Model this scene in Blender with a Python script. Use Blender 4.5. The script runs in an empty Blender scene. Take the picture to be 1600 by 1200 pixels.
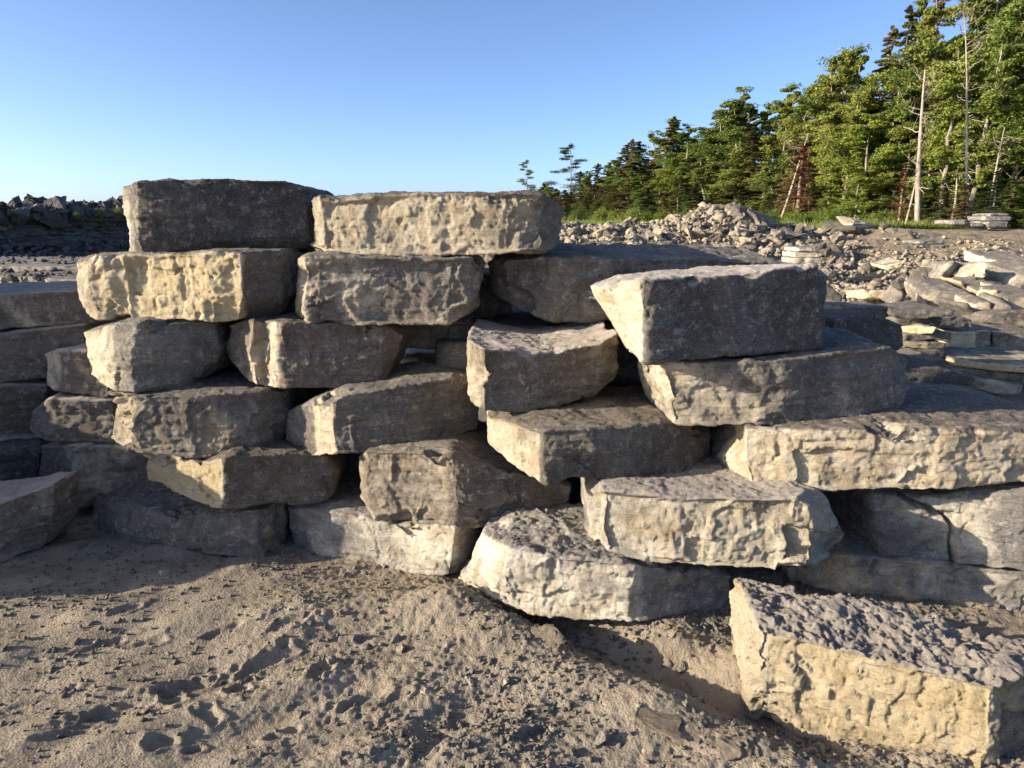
import bpy, bmesh, math, random, os
import numpy as np
from mathutils import Vector, Matrix
QUICK = float(os.environ.get('QUICK', '1'))      # >1 = coarser meshes for quick tests
R = math.radians
SC = bpy.context.scene
COL = SC.collection
# ------------------------------------------------------------------ camera
PITCH = R(13.0); F = 1130.0; CAMZ = 1.6
cam = bpy.data.cameras.new('camera'); camo = bpy.data.objects.new('camera', cam); COL.objects.link(camo)
cam.sensor_width = 36; cam.lens = 36 * F / 1600
camo.location = (0, 0, CAMZ); camo.rotation_euler = (R(90) - PITCH, 0, 0)
cam.clip_start = 0.05; cam.clip_end = 3000
SC.camera = camo
# ------------------------------------------------------------------ light
SUN_EL = 17.0; SUN_A = 12.5       # sun_A: how far the sun stands on the camera's side of the wall plane
L = Vector((-math.cos(R(SUN_A)) * math.cos(R(SUN_EL)), -math.sin(R(SUN_A)) * math.cos(R(SUN_EL)), math.sin(R(SUN_EL))))
w = bpy.data.worlds.new("World"); SC.world = w; w.use_nodes = True
nt = w.node_tree; sky = nt.nodes.new('ShaderNodeTexSky'); sky.sky_type = 'NISHITA'; sky.sun_disc = False
sky.sun_elevation = R(SUN_EL); sky.sun_rotation = math.atan2(L.x, L.y)
sky.altitude = 0; sky.air_density = 0.5; sky.dust_density = 1.0; sky.ozone_density = 3.0
tn = nt.nodes.new('ShaderNodeVectorMath'); tn.operation = 'MULTIPLY'; tn.inputs[1].default_value = (1.03, .99, .965)   # the photo's warmer white balance
nt.links.new(sky.outputs[0], tn.inputs[0]); nt.links.new(tn.outputs[0], nt.nodes['Background'].inputs[0]); nt.nodes['Background'].inputs[1].default_value = 0.15
sd = bpy.data.lights.new('sun', 'SUN'); sd.energy = 5.0; sd.angle = R(0.5); sd.color = (1.0, 0.87, 0.69)
so = bpy.data.objects.new('sun', sd); COL.objects.link(so); so.rotation_euler = L.to_track_quat('Z', 'Y').to_euler()
SC.view_settings.view_transform = 'Standard'; SC.view_settings.look = 'None'
SC.view_settings.exposure = 0.98; SC.view_settings.gamma = 1
SC.cycles.use_denoising = True; SC.cycles.denoising_prefilter = 'ACCURATE'; SC.cycles.sample_clamp_indirect = 1.0; SC.cycles.use_adaptive_sampling = False; SC.cycles.max_bounces = 6; SC.cycles.diffuse_bounces = 3; SC.cycles.transparent_max_bounces = 4

# ------------------------------------------------------------------ helpers
cP, sP = math.cos(PITCH), math.sin(PITCH)
def unp(px, py, Y):
    u = (px - 800) / F; v = (600 - py) / F
    d = (u, cP + v * sP, -sP + v * cP); t = Y / d[1]
    return np.array((d[0] * t, Y, CAMZ + d[2] * t))
def proj(P):
    x = P[:, 0]; y = P[:, 1]; z = P[:, 2] - CAMZ
    zf = y * cP - z * sP; up = y * sP + z * cP
    return 800 + F * x / zf, 600 - F * up / zf
rs = np.random.RandomState(7)
TAB = rs.rand(64, 64, 64).astype(np.float32) * 2 - 1
def vnoise(P):
    P = np.asarray(P, dtype=np.float32); i = np.floor(P).astype(np.int32); f = P - i
    f = f * f * f * (f * (f * 6 - 15) + 10); i &= 63; j = (i + 1) & 63
    fx, fy, fz = f[:, 0], f[:, 1], f[:, 2]
    x0, y0, z0, x1, y1, z1 = i[:, 0], i[:, 1], i[:, 2], j[:, 0], j[:, 1], j[:, 2]
    a = TAB[x0, y0, z0] * (1 - fx) + TAB[x1, y0, z0] * fx; b = TAB[x0, y1, z0] * (1 - fx) + TAB[x1, y1, z0] * fx
    c = TAB[x0, y0, z1] * (1 - fx) + TAB[x1, y0, z1] * fx; d = TAB[x0, y1, z1] * (1 - fx) + TAB[x1, y1, z1] * fx
    return (a * (1 - fy) + b * fy) * (1 - fz) + (c * (1 - fy) + d * fy) * fz
def fbm(P, octs=4, gain=0.5):
    P = np.asarray(P, dtype=np.float32); s = 0; a = 1.0
    for o in range(octs):
        s = s + a * vnoise(P * (2.03 ** o) + 17.3 * o); a *= gain
    return s
def hsh(a, b, c, k):
    h = (a * 374761393 + b * 668265263 + c * 2147483647 + k * 974634777) & 0xffffffff
    h = ((h ^ (h >> 13)) * 1274126177) & 0xffffffff
    return ((h ^ (h >> 16)) & 0xffff).astype(np.float32) / 65535.0
def facet(P, seed=0):
    """height of broken plane facets: nearest jittered seed gives an offset and a slope"""
    P = np.asarray(P, dtype=np.float32); b = np.floor(P - 0.5).astype(np.int64)
    best = np.full(len(P), 1e9, dtype=np.float32); H = np.zeros(len(P), dtype=np.float32)
    for dx in (0, 1):
        for dy in (0, 1):
            for dz in (0, 1):
                cx, cy, cz = b[:, 0] + dx, b[:, 1] + dy, b[:, 2] + dz
                S = np.stack([cx + .5 + .8 * (hsh(cx, cy, cz, 1 + seed) - .5), cy + .5 + .8 * (hsh(cx, cy, cz, 2 + seed) - .5),
                              cz + .5 + .8 * (hsh(cx, cy, cz, 3 + seed) - .5)], 1).astype(np.float32)
                D = P - S; d2 = (D * D).sum(1)
                h = (hsh(cx, cy, cz, 4 + seed) - .5) + (hsh(cx, cy, cz, 5 + seed) - .5) * 1.7 * D[:, 0] + (hsh(cx, cy, cz, 6 + seed) - .5) * 1.7 * D[:, 1] + (hsh(cx, cy, cz, 7 + seed) - .5) * 1.7 * D[:, 2]
                m = d2 < best; best = np.where(m, d2, best); H = np.where(m, h, H)
    return H
def scallop(P, seed=0, c=1.0, sl=1.5):
    """broken surface made of hollow chips that meet in sharp ridges"""
    P = np.asarray(P, dtype=np.float32); b = np.floor(P - 0.5).astype(np.int64)
    H = np.full(len(P), 9.0, dtype=np.float32)
    for dx in (0, 1):
        for dy in (0, 1):
            for dz in (0, 1):
                cx, cy, cz = b[:, 0] + dx, b[:, 1] + dy, b[:, 2] + dz
                S = np.stack([cx + .5 + .9 * (hsh(cx, cy, cz, 11 + seed) - .5), cy + .5 + .9 * (hsh(cx, cy, cz, 12 + seed) - .5),
                              cz + .5 + .9 * (hsh(cx, cy, cz, 13 + seed) - .5)], 1).astype(np.float32)
                D = P - S
                h = (hsh(cx, cy, cz, 14 + seed) - .5) * .8 + sum((hsh(cx, cy, cz, 15 + k + seed) - .5) * sl * D[:, k] for k in range(3)) + c * (D * D).sum(1)
                H = np.minimum(H, h)
    return np.minimum(H, .9)
def sstep(x, a, b):
    t = np.clip((x - a) / (b - a), 0, 1); return t * t * (3 - 2 * t)
def mesh_np(name, V, Fc, mats=(), smooth=True):
    """Fc: (n,k) int array"""
    me = bpy.data.meshes.new(name); n, k = Fc.shape
    me.vertices.add(len(V)); me.vertices.foreach_set('co', np.asarray(V, dtype=np.float32).ravel())
    me.loops.add(n * k); me.loops.foreach_set('vertex_index', Fc.astype(np.int32).ravel())
    me.polygons.add(n); me.polygons.foreach_set('loop_start', np.arange(0, n * k, k, dtype=np.int32))
    me.polygons.foreach_set('loop_total', np.full(n, k, dtype=np.int32))
    if smooth: me.polygons.foreach_set('use_smooth', np.ones(n, dtype=bool))
    me.update(calc_edges=True); me.validate()
    for m in mats: me.materials.append(m)
    return me
def link(name, me, parent=None):
    o = bpy.data.objects.new(name, me); COL.objects.link(o)
    if parent: o.parent = parent
    return o
def tag(o, label=None, cat=None, group=None, kind=None):
    for k, v in (('label', label), ('category', cat), ('group', group), ('kind', kind)):
        if v: o[k] = v
    return o

# ------------------------------------------------------------------ materials
class NG:
    def __init__(s, name):
        s.m = bpy.data.materials.new(name); s.m.use_nodes = True; s.t = s.m.node_tree; s.b = s.t.nodes['Principled BSDF']
        s.b.inputs['Roughness'].default_value = 0.92; s.b.inputs['Specular IOR Level'].default_value = 0.25
    def n(s, ty, ins=None, **kw):
        nd = s.t.nodes.new(ty)
        for k, v in kw.items(): setattr(nd, k, v)
        for k, v in (ins or {}).items():
            if isinstance(v, bpy.types.NodeSocket): s.t.links.new(v, nd.inputs[k])
            else: nd.inputs[k].default_value = v
        return nd
    def noise(s, vec, scale, detail=4, rough=.55, dist=0):
        return s.n('ShaderNodeTexNoise', {'Vector': vec, 'Scale': scale, 'Detail': detail, 'Roughness': rough, 'Distortion': dist}).outputs['Fac']
    def ramp(s, fac, stops):
        r = s.n('ShaderNodeValToRGB', {'Fac': fac}); el = r.color_ramp.elements
        while len(el) < len(stops): el.new(0.5)
        for e, (p, c) in zip(el, stops):
            e.position = p; e.color = (c, c, c, 1) if isinstance(c, (int, float)) else (*c, 1)
        return r.outputs['Color']
    def mix(s, fac, a, b, mode='MIX'):
        nd = s.n('ShaderNodeMix', data_type='RGBA', blend_type=mode)
        for k, v in ((0, fac), (6, a), (7, b)):
            if isinstance(v, bpy.types.NodeSocket): s.t.links.new(v, nd.inputs[k])
            else: nd.inputs[k].default_value = v if k == 0 else ((*v, 1) if len(v) == 3 else v)
        return nd.outputs[2]
    def math(s, op, a, b=0.0, clamp=False):
        nd = s.n('ShaderNodeMath', {0: a, 1: b}, operation=op, use_clamp=clamp); return nd.outputs[0]
    def mapv(s, vec, scale):
        return s.n('ShaderNodeMapping', {'Vector': vec, 'Scale': scale}).outputs[0]

def rock_mat(name, grey, tan, pale, attr=True, bump=1.0, sc=1.0, scratch=1.0, tan_bias=0.0):
    g = NG(name); tc = g.n('ShaderNodeTexCoord').outputs['Object']; oi = g.n('ShaderNodeObjectInfo').outputs['Random']
    off = g.n('ShaderNodeVectorMath', {0: tc, 1: g.n('ShaderNodeCombineXYZ', {0: g.math('MULTIPLY', oi, 37.0), 1: g.math('MULTIPLY', oi, 91.0), 2: g.math('MULTIPLY', oi, 53.0)}).outputs[0]}, operation='ADD').outputs[0]
    vec = g.n('ShaderNodeVectorMath', {0: off, 'Scale': sc}, operation='SCALE').outputs[0]
    big = g.noise(vec, 3.2, 5, .6, .4); mid = g.noise(vec, 13, 6, .68); fine = g.noise(vec, 120, 4, .8)
    bed = g.noise(g.mapv(vec, (3, 3, 26)), 1.6, 5, .65, .3)
    c = g.mix(g.ramp(mid, [(.32, 0.0), (.7, 1.0)]), tuple(x * .62 for x in grey), tuple(x * 1.34 for x in grey))
    tone = g.n('ShaderNodeMath', {0: g.math('MULTIPLY', oi, 7.31)}, operation='FRACT').outputs[0]
    c = g.mix(1.0, c, g.n('ShaderNodeObjectInfo').outputs['Color'], 'MULTIPLY')
    c = g.mix(g.math('MULTIPLY', g.ramp(g.noise(vec, 2.1, 4, .6, .6), [(.46, 0.0), (.60, 1.0)]), g.math('MULTIPLY', tone, .6)), c, (pale[0] * .52, pale[1] * .53, pale[2] * .56))
    rust = g.math('MULTIPLY', g.ramp(g.noise(g.mapv(vec, (1, 1, 2.2)), 4.2, 5, .65, 1.0), [(.60, 0.0), (.70, .35)]), g.ramp(tone, [(.3, 1.0), (.8, .2)]))
    c = g.mix(rust, c, (.26, .155, .075))
    c = g.mix(g.ramp(bed, [(.42, 0.0), (.66, 0.62)]), c, (grey[0] * .62, grey[1] * .60, grey[2] * .58))
    # ochre weathering in patches (the attribute also paints in light, following the sunlit faces)
    if attr:
        a = g.n('ShaderNodeAttribute', attribute_name='ochre').outputs['Fac']
        tm = g.math('ADD', g.math('MULTIPLY', g.math('SUBTRACT', big, .5), 1.1), g.math('ADD', a, .06 + tan_bias))
    else:
        tm = g.math('ADD', g.math('MULTIPLY', big, .9), g.math('SUBTRACT', g.math('MULTIPLY', oi, .55), .40 - tan_bias))
    tm = g.math('ADD', tm, g.math('MULTIPLY', g.math('SUBTRACT', mid, .5), .35))
    tmask = g.ramp(tm, [(.34, 0.0), (.62, 1.0)])
    tcol = g.mix(g.ramp(mid, [(.36, 0.0), (.64, 1.0)]), tan, pale)
    tcol = g.mix(g.ramp(g.noise(vec, 7, 5, .6), [(.5, 0.0), (.75, .7)]), tcol, (tan[0] * .62, tan[1] * .50, tan[2] * .36))
    if attr: tcol = g.mix(g.ramp(a, [(.60, 0.0), (.74, .8)]), tcol, g.mix(mid, (.52, .385, .18), (.74, .61, .37)))
    c = g.mix(tmask, c, tcol)
    # pale scuffs and scratches
    nn = g.noise(g.mapv(vec, (1.0, 1.0, 1.5)), 8, 7, .66, .9)
    line = g.math('ABSOLUTE', g.math('SUBTRACT', nn, .5))
    lm = g.math('MULTIPLY', g.ramp(line, [(.0, 1.0), (.014, 0.0)]), g.ramp(g.noise(vec, 4.5, 3, .5), [(.50, 0.0), (.62, .50 * scratch)]))
    c = g.mix(lm, c, (.58, .56, .52))
    dust = g.ramp(g.noise(vec, 22, 6, .75), [(.54, 0.0), (.68, .60 * scratch)])
    c = g.mix(dust, c, (pale[0] * .85, pale[1] * .87, pale[2] * .95))
    c = g.mix(g.ramp(g.noise(vec, 30, 4, .7), [(.28, .75), (.40, 0.0)]), c, (grey[0] * .35, grey[1] * .34, grey[2] * .33))
    if attr:
        du = g.n('ShaderNodeAttribute', attribute_name='dust').outputs['Fac']
        c = g.mix(g.math('MULTIPLY', du, g.ramp(mid, [(.25, .45), (.55, 1.0)])), c, (.50, .44, .375))  # pale coat on tops: dust, and sunlight put into the colour
    val = g.math('ADD', g.math('MULTIPLY', fine, 1.1), .45)
    val = g.math('MULTIPLY', val, g.math('ADD', g.math('MULTIPLY', oi, .35), .83))
    c = g.mix(1.0, c, g.n('ShaderNodeCombineColor', {0: val, 1: val, 2: val}).outputs[0], 'MULTIPLY')
    grit = g.n('ShaderNodeTexNoise', {'Vector': vec, 'Scale': 210.0, 'Detail': 2.0, 'Roughness': .8}).outputs['Fac']
    c = g.mix(g.ramp(grit, [(.60, 0.0), (.68, .55)]), c, tuple(min(1, x * 1.15) for x in pale)); c = g.mix(g.ramp(grit, [(.30, .6), (.37, 0.0)]), c, tuple(x * .45 for x in grey))
    streak = g.noise(g.mapv(vec, (9, 9, 160)), 1.0, 4, .75); c = g.mix(g.ramp(streak, [(.34, .40), (.43, 0.0)]), c, tuple(x * .5 for x in grey))
    g.t.links.new(c, g.b.inputs['Base Color'])
    h = g.math('ADD', g.math('MULTIPLY', g.noise(vec, 34, 10, .84, .3), 1.2), g.math('MULTIPLY', g.noise(g.mapv(vec, (12, 12, 95)), 1.0, 5, .7), .55))
    bn = g.n('ShaderNodeBump', {'Height': h, 'Strength': 1.0 * bump, 'Distance': .016 / sc})
    g.t.links.new(bn.outputs[0], g.b.inputs['Normal'])
    return g.m
M_ROCK = rock_mat('quarry_limestone', (.190, .163, .136), (.56, .455, .29), (.69, .61, .455))
M_PALE = rock_mat('pale_limestone', (.25, .238, .222), (.57, .49, .345), (.74, .68, .55), scratch=1.2)
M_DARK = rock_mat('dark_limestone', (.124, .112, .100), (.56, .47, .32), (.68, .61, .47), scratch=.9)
M_RUB = rock_mat('rubble_limestone', (.215, .187, .152), (.40, .325, .21), (.47, .41, .315), attr=False, sc=.35, bump=1.0, scratch=.5, tan_bias=.05)
M_RUB_SHADE = rock_mat('shaded_rubble_limestone', (.11, .105, .10), (.24, .215, .17), (.30, .28, .25), attr=False, sc=.35, bump=1.0, scratch=.5, tan_bias=-.1)  # darker rubble colour that paints in the shade of the backlit quarry stones
M_PEB = rock_mat('pebble_limestone', (.19, .172, .148), (.33, .27, .185), (.42, .37, .29), attr=False, sc=3, bump=.5, scratch=.2)

def ground_mat():
    g = NG('sandy_quarry_dirt'); P = g.n('ShaderNodeNewGeometry').outputs['Position']
    big = g.noise(P, .8, 5, .6); mid = g.noise(P, 6, 6, .65); fine = g.noise(P, 70, 5, .75); vf = g.noise(P, 260, 3, .7)
    c = g.mix(g.ramp(mid, [(.3, 0.0), (.7, 1.0)]), (.205, .168, .122), (.350, .290, .208))
    c = g.mix(g.ramp(big, [(.4, 0.0), (.65, .5)]), c, (.215, .188, .150))
    c = g.mix(g.ramp(fine, [(.55, 0.0), (.75, .7)]), c, (.36, .31, .235))
    c = g.mix(g.ramp(fine, [(.25, .8), (.42, 0.0)]), c, (.115, .092, .07))
    gv = g.n('ShaderNodeAttribute', attribute_name='gravel').outputs['Fac']
    gcol = g.mix(g.ramp(g.noise(P, 5.0, 9, .8), [(.35, 0.0), (.62, 1.0)]), (.19, .152, .108), (.37, .30, .20))
    c = g.mix(gv, c, gcol)
    gr = g.n('ShaderNodeAttribute', attribute_name='grassy').outputs['Fac']
    grass = g.mix(g.ramp(g.noise(P, 1.6, 6, .7), [(.35, 0.0), (.65, 1.0)]), (.05, .085, .018), (.16, .21, .045))
    c = g.mix(gr, c, grass)
    g.t.links.new(c, g.b.inputs['Base Color'])
    h = g.math('ADD', g.math('MULTIPLY', fine, .9), g.math('MULTIPLY', vf, .35))
    h = g.math('ADD', h, g.math('MULTIPLY', g.n('ShaderNodeTexVoronoi', {'Vector': P, 'Scale': 110.0}).outputs['Distance'], -.5))
    b1 = g.n('ShaderNodeBump', {'Height': h, 'Strength': .8, 'Distance': .008})
    far = g.n('ShaderNodeBump', {'Height': g.noise(P, 6, 8, .8), 'Strength': gv, 'Distance': .10, 'Normal': b1.outputs[0]})
    g.t.links.new(far.outputs[0], g.b.inputs['Normal']); return g.m
M_GROUND = ground_mat()
def strata_mat(name, a, b, cc):
    g = NG(name); P = g.n('ShaderNodeNewGeometry').outputs['Position']
    lay = g.noise(g.mapv(P, (.35, .35, 5.5)), 1.0, 7, .7, .35); mid = g.noise(P, 3.2, 7, .75)
    c = g.mix(g.ramp(lay, [(.38, 0.0), (.60, 1.0)]), a, b)
    c = g.mix(g.ramp(mid, [(.52, 0.0), (.7, .7)]), c, cc)
    c = g.mix(g.ramp(g.noise(P, 2.0, 8, .8), [(.34, .85), (.46, 0.0)]), c, tuple(x * .4 for x in a))
    g.t.links.new(c, g.b.inputs['Base Color'])
    b1 = g.n('ShaderNodeBump', {'Height': g.math('ADD', g.noise(P, 5, 8, .8), lay), 'Strength': 1.0, 'Distance': .15})
    g.t.links.new(b1.outputs[0], g.b.inputs['Normal']); return g.m
M_STRATA = strata_mat('layered_quarry_rock', (.085, .08, .078), (.19, .175, .155), (.25, .235, .21))
def leaf_mat(name, dark, light, warm, tr=.35, wamt=.25):
    g = NG(name); P = g.n('ShaderNodeNewGeometry').outputs['Position']; oi = g.n('ShaderNodeObjectInfo').outputs['Random']
    isl = g.n('ShaderNodeNewGeometry').outputs['Random Per Island']
    k = g.math('ADD', g.math('MULTIPLY', isl, .45), g.math('MULTIPLY', g.noise(P, .9, 4, .6), .7))
    c = g.mix(g.ramp(k, [(.3, 0.0), (.85, 1.0)]), dark, light)
    wm = g.math('MULTIPLY', g.ramp(g.math('ADD', g.noise(P, .35, 3, .5), g.math('MULTIPLY', oi, .4)), [(.6, 0.0), (.95, 1.0)]), wamt * 2)
    c = g.mix(wm, c, warm)
    v = g.math('ADD', .75, g.math('MULTIPLY', oi, .5)); c = g.mix(1.0, c, g.n('ShaderNodeCombineColor', {0: v, 1: v, 2: v}).outputs[0], 'MULTIPLY')
    g.t.links.new(c, g.b.inputs['Base Color']); g.b.inputs['Roughness'].default_value = .6
    tl = g.n('ShaderNodeBsdfTranslucent', {'Color': c}); ms = g.n('ShaderNodeMixShader', {0: tr, 1: g.b.outputs[0], 2: tl.outputs[0]})
    g.t.links.new(ms.outputs[0], g.t.nodes['Material Output'].inputs['Surface']); return g.m
M_LEAF = leaf_mat('maple_leaves', (.075, .115, .02), (.235, .295, .06), (.34, .31, .07))
M_LEAFB = leaf_mat('bright_leaves', (.08, .13, .02), (.25, .32, .05), (.31, .30, .05))
M_NEED = leaf_mat('spruce_needles', (.040, .066, .024), (.12, .16, .05), (.17, .15, .05), tr=.15)
M_CEDAR = leaf_mat('cedar_foliage', (.07, .085, .025), (.20, .19, .065), (.25, .18, .075), tr=.2, wamt=.4)
M_RUST = leaf_mat('rust_needles', (.13, .045, .02), (.36, .13, .06), (.30, .13, .06), tr=.1)
M_WEED = leaf_mat('weed_leaves', (.075, .12, .02), (.20, .26, .05), (.28, .27, .07))
def bark_mat(name, a, b):
    g = NG(name); tc = g.n('ShaderNodeTexCoord').outputs['Object']
    k = g.noise(g.mapv(tc, (7, 7, 1.3)), 1.5, 6, .7)
    g.t.links.new(g.mix(g.ramp(k, [(.35, 0.0), (.62, 1.0)]), a, b), g.b.inputs['Base Color'])
    bn = g.n('ShaderNodeBump', {'Height': k, 'Strength': .8, 'Distance': .03}); g.t.links.new(bn.outputs[0], g.b.inputs['Normal']); return g.m
M_BARK = bark_mat('grey_bark', (.13, .105, .08), (.36, .31, .25))
M_DEAD = bark_mat('bleached_dead_wood', (.19, .155, .115), (.43, .375, .30))

# ------------------------------------------------------------------ terrain
def trench_shape(x, y):
    # hollow in front of the stones, running to the lower right, with a low crest on its near side
    ax, ay, bx, by = -.30, 2.90, 1.0, 1.86
    dx, dy = bx - ax, by - ay; Ln = math.hypot(dx, dy); ux, uy = dx / Ln, dy / Ln
    s = (x - ax) * ux + (y - ay) * uy; t = -(x - ax) * uy + (y - ay) * ux     # t>0: the wall side
    return s, t
def height(x, y, detail=True):
    x = np.asarray(x, dtype=np.float64); y = np.asarray(y, dtype=np.float64)
    z = np.zeros_like(x); d = np.hypot(x, y)
    q = x / np.maximum(y, 1.0)
    wr = sstep(q, -.45, -.12)
    ramp = sstep(y, 11.0, 23.5) * 1.12 + np.clip(y - 23.5, 0, 300) * .0035
    P3 = np.stack([x, y, np.zeros_like(x)], -1).reshape(-1, 3)
    lo = fbm(P3 * .22, 3).reshape(x.shape); me_ = fbm(P3 * .9 + 5, 4).reshape(x.shape); hi = fbm(P3 * 3.1 + 9, 4, .6).reshape(x.shape)
    farw = sstep(y, 9, 15)
    r6 = sstep(y, 11.0, 23.5) * 9 + 1.2 * me_; fl = np.floor(r6); rt = (fl + sstep(r6 - fl, .45, 1.0) - 1.2 * me_) / 9 * 1.12 + np.clip(y - 23.5, 0, 300) * .0035
    tw = .75 * sstep(x, 5, 8) * sstep(30 - y, 4, 8); ramp = ramp * (1 - tw) + rt * tw
    z += wr * (ramp + farw * sstep(30 - y, 0, 5) * (.10 * lo + .06 * me_ + .05 * hi))
    # rubble mound and band in front of the trees
    def mound(cx, cy, h, sx, sy):
        return h * np.exp(-(((x - cx) / sx) ** 2 + ((y - cy) / sy) ** 2))
    z += mound(6.25, 21, .80, 1.45, 1.6) + mound(2.8, 21, .32, 2.6, 1.5) + mound(9.5, 21, .12, 2.2, 1.5) + mound(10.6, 20.5, .28, .8, 1.0)
    z += .42 * sstep(x, 2.1, 3.0) * sstep(y, 4.3, 5.2) * (1 - sstep(y, 9.5, 13)) + mound(5.6, 8.7, .42, 1.3, 1.0)
    z -= .35 * sstep(x, -3, 1) * np.exp(-((y - 15.0) / 2.2) ** 2) * sstep(-x, -9, -3)
    # left: pit floor, higher ground behind the face
    z += (1 - wr) * sstep(y, 8, 16) * (.05 * me_)
    f = (x + 21) * .81 - (y - 24) * .58          # signed distance to the quarry face, <0 behind
    z += (1 - wr) * sstep(-f, .5, 1.2) * sstep(y, 8, 14) * (1.9 + .10 * me_)
    # ---- near ground
    near = 1 - sstep(d, 4.0, 7.0)
    s, t = trench_shape(x, y)
    env = sstep(s, -.15, .25) * (1 - sstep(s, 1.35, 1.9))
    tr = -.105 * np.exp(-((t - .13) / .135) ** 2) + .055 * np.exp(-((t + .13) / .17) ** 2)
    z += near * env * tr
    z += near * .055 * np.exp(-(((x + .75) / .75) ** 2 + ((y - 2.75) / .22) ** 2))
    z += near * .03 * np.exp(-(((x + .15) / .30) ** 2 + ((y - 2.72) / .20) ** 2))
    if detail:
        c, sn = math.cos(R(32)), math.sin(R(32))          # wheel and boot marks run to the upper right
        xr = x * c + y * sn; yr = -x * sn + y * c
        Pr = np.stack([xr * 3.2, yr * 6.5, np.zeros_like(x)], -1).reshape(-1, 3)
        z += near * .021 * fbm(Pr, 3, .4).reshape(x.shape)
        Pn = np.stack([x, y, np.zeros_like(x)], -1).reshape(-1, 3)
        rough = .35 + .65 * sstep(x + .25 * fbm(Pn * 2.2, 2).reshape(x.shape), -1.3, -.5)
        z += near * rough * .0038 * fbm(Pn * 12, 4, .6).reshape(x.shape)
        z += near * rough * (.0012 * np.abs(facet(Pn * 24, 3)) + .0032 * np.abs(facet(Pn * 55, 4)) * (.4 + np.clip(fbm(Pn * 5, 2), 0, 1)) + .003 * fbm(Pn * 34, 3, .8)).reshape(x.shape)
        z += near * rough * .0035 * vnoise(Pn * 75).reshape(x.shape)
        for fx, fy, an, ln, wd, dp in FOOT:
            ca, sa = math.cos(an), math.sin(an)
            a = (x - fx) * ca + (y - fy) * sa; b = -(x - fx) * sa + (y - fy) * ca
            r = (1 + .35 * vnoise(Pn * 30).reshape(x.shape)) * ((np.abs(a) / ln) ** 2.6 + (np.abs(b) / wd) ** 2.6) ** (1 / 2.6)
            z += dp * (-.62 * (1 - sstep(r, .6, 1.1)) + .35 * np.exp(-((r - 1.25) / .22) ** 2))
    return z
def gp(px, py):
    v = (600 - py) / F; Y = CAMZ * (cP + v * sP) / (sP - v * cP); p = unp(px, py, Y); return p[0], p[1]
FOOT = []
for px, py, an, ln, wd, dp in [(285, 1070, .42, .10, .035, .028), (265, 1085, -.8, .055, .03, .02), (365, 1065, .35, .012, .012, .01), (180, 1105, .45, .10, .03, .022),
        (410, 1035, .85, .11, .035, .03), (375, 1075, .3, .035, .028, .02), (250, 1165, .4, .05, .028, .022), (300, 1172, .5, .03, .02, .018), (230, 1005, .5, .07, .025, .018),
        (200, 960, .6, .06, .02, .015), (620, 1095, .7, .07, .03, .02), (570, 1090, .5, .08, .03, .022), (500, 1055, 1.1, .06, .03, .022), (660, 1175, .8, .06, .03, .02),
        (350, 990, .5, .09, .025, .018), (150, 1010, .6, .10, .02, .014), (450, 1140, .7, .05, .025, .018), (60, 1090, .5, .12, .02, .012), (460, 985, .6, .08, .03, .02),
        (720, 1120, .4, .05, .03, .02), (840, 1150, .6, .06, .03, .02), (325, 1120, -.6, .05, .03, .02), (95, 1150, .5, .09, .02, .012)]:
    gx, gy = gp(px, py); FOOT.append((gx, gy, an, ln, wd, dp))

def axis(lo_f, hi_f, st, lo, hi, g, smax_k):
    c = list(np.arange(lo_f, hi_f, st)); s = st; v = c[-1]
    while v < hi: s = min(s * g, max(smax_k * (abs(v)), st)) if abs(v) < 40 else s * 1.12; v += s; c.append(v)
    s = st; v = c[0]; left = []
    while v > lo: s = min(s * g, max(smax_k * (abs(v)), st)) if abs(v) < 40 else s * 1.12; v -= s; left.append(v)
    return np.array(left[::-1] + c)
st = .0065 * QUICK
gx = axis(-2.1, 1.9, st, -600, 600, 1.05, .006 * QUICK); gy = axis(1.55, 3.7, st, -60, 900, 1.05, .006 * QUICK)
gy = np.concatenate([gy[gy > 1.2], -np.array([-1.0, -.6, 0, 1, 3, 8, 20, 60])]); gy.sort()
X, Yg = np.meshgrid(gx, gy)
Z = height(X, Yg)
V = np.stack([X, Yg, Z], -1).reshape(-1, 3); nx, ny = len(gx), len(gy)
i = np.arange(nx * ny).reshape(ny, nx); Fq = np.stack([i[:-1, :-1], i[:-1, 1:], i[1:, 1:], i[1:, :-1]], -1).reshape(-1, 4)
gm = mesh_np('ground', V, Fq, [M_GROUND], False)
dd = Yg.ravel(); xx = X.ravel()
grav = sstep(dd, 5, 11)
# grass starts in front of the trees
line_y = np.interp(xx / np.maximum(dd, 1), [-.5, .05, .12, .40, .62, .80], [26, 26.5, 27.5, 25.5, 29, 33.5])
grs = sstep(dd + 1.2 * fbm(np.stack([xx * .7, dd * .7, xx * 0], -1), 3), line_y - .5, line_y + .8) * sstep(xx / np.maximum(dd, 1), -.4, -.2)
for nm, arr in (('gravel', grav), ('grassy', grs)):
    at = gm.attributes.new(nm, 'FLOAT', 'POINT'); at.data.foreach_set('value', arr.astype(np.float32))
tag(link('ground', gm), kind='structure')

def hit(px, py, y0=8.0, y1=140.0, n=700):
    """where the sight line through a point of the picture meets the terrain"""
    ys = np.geomspace(y0, y1, n); v = (600 - py) / F; u = (px - 800) / F
    k = 1 / (cP + v * sP); xs = ys * u * k; zs = CAMZ + ys * (-sP + v * cP) * k
    g = height(xs, ys, False); b = np.nonzero(zs < g)[0]
    if not len(b): return None
    j = b[0]; return float(xs[j]), float(ys[j]), float(g[j])

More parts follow.
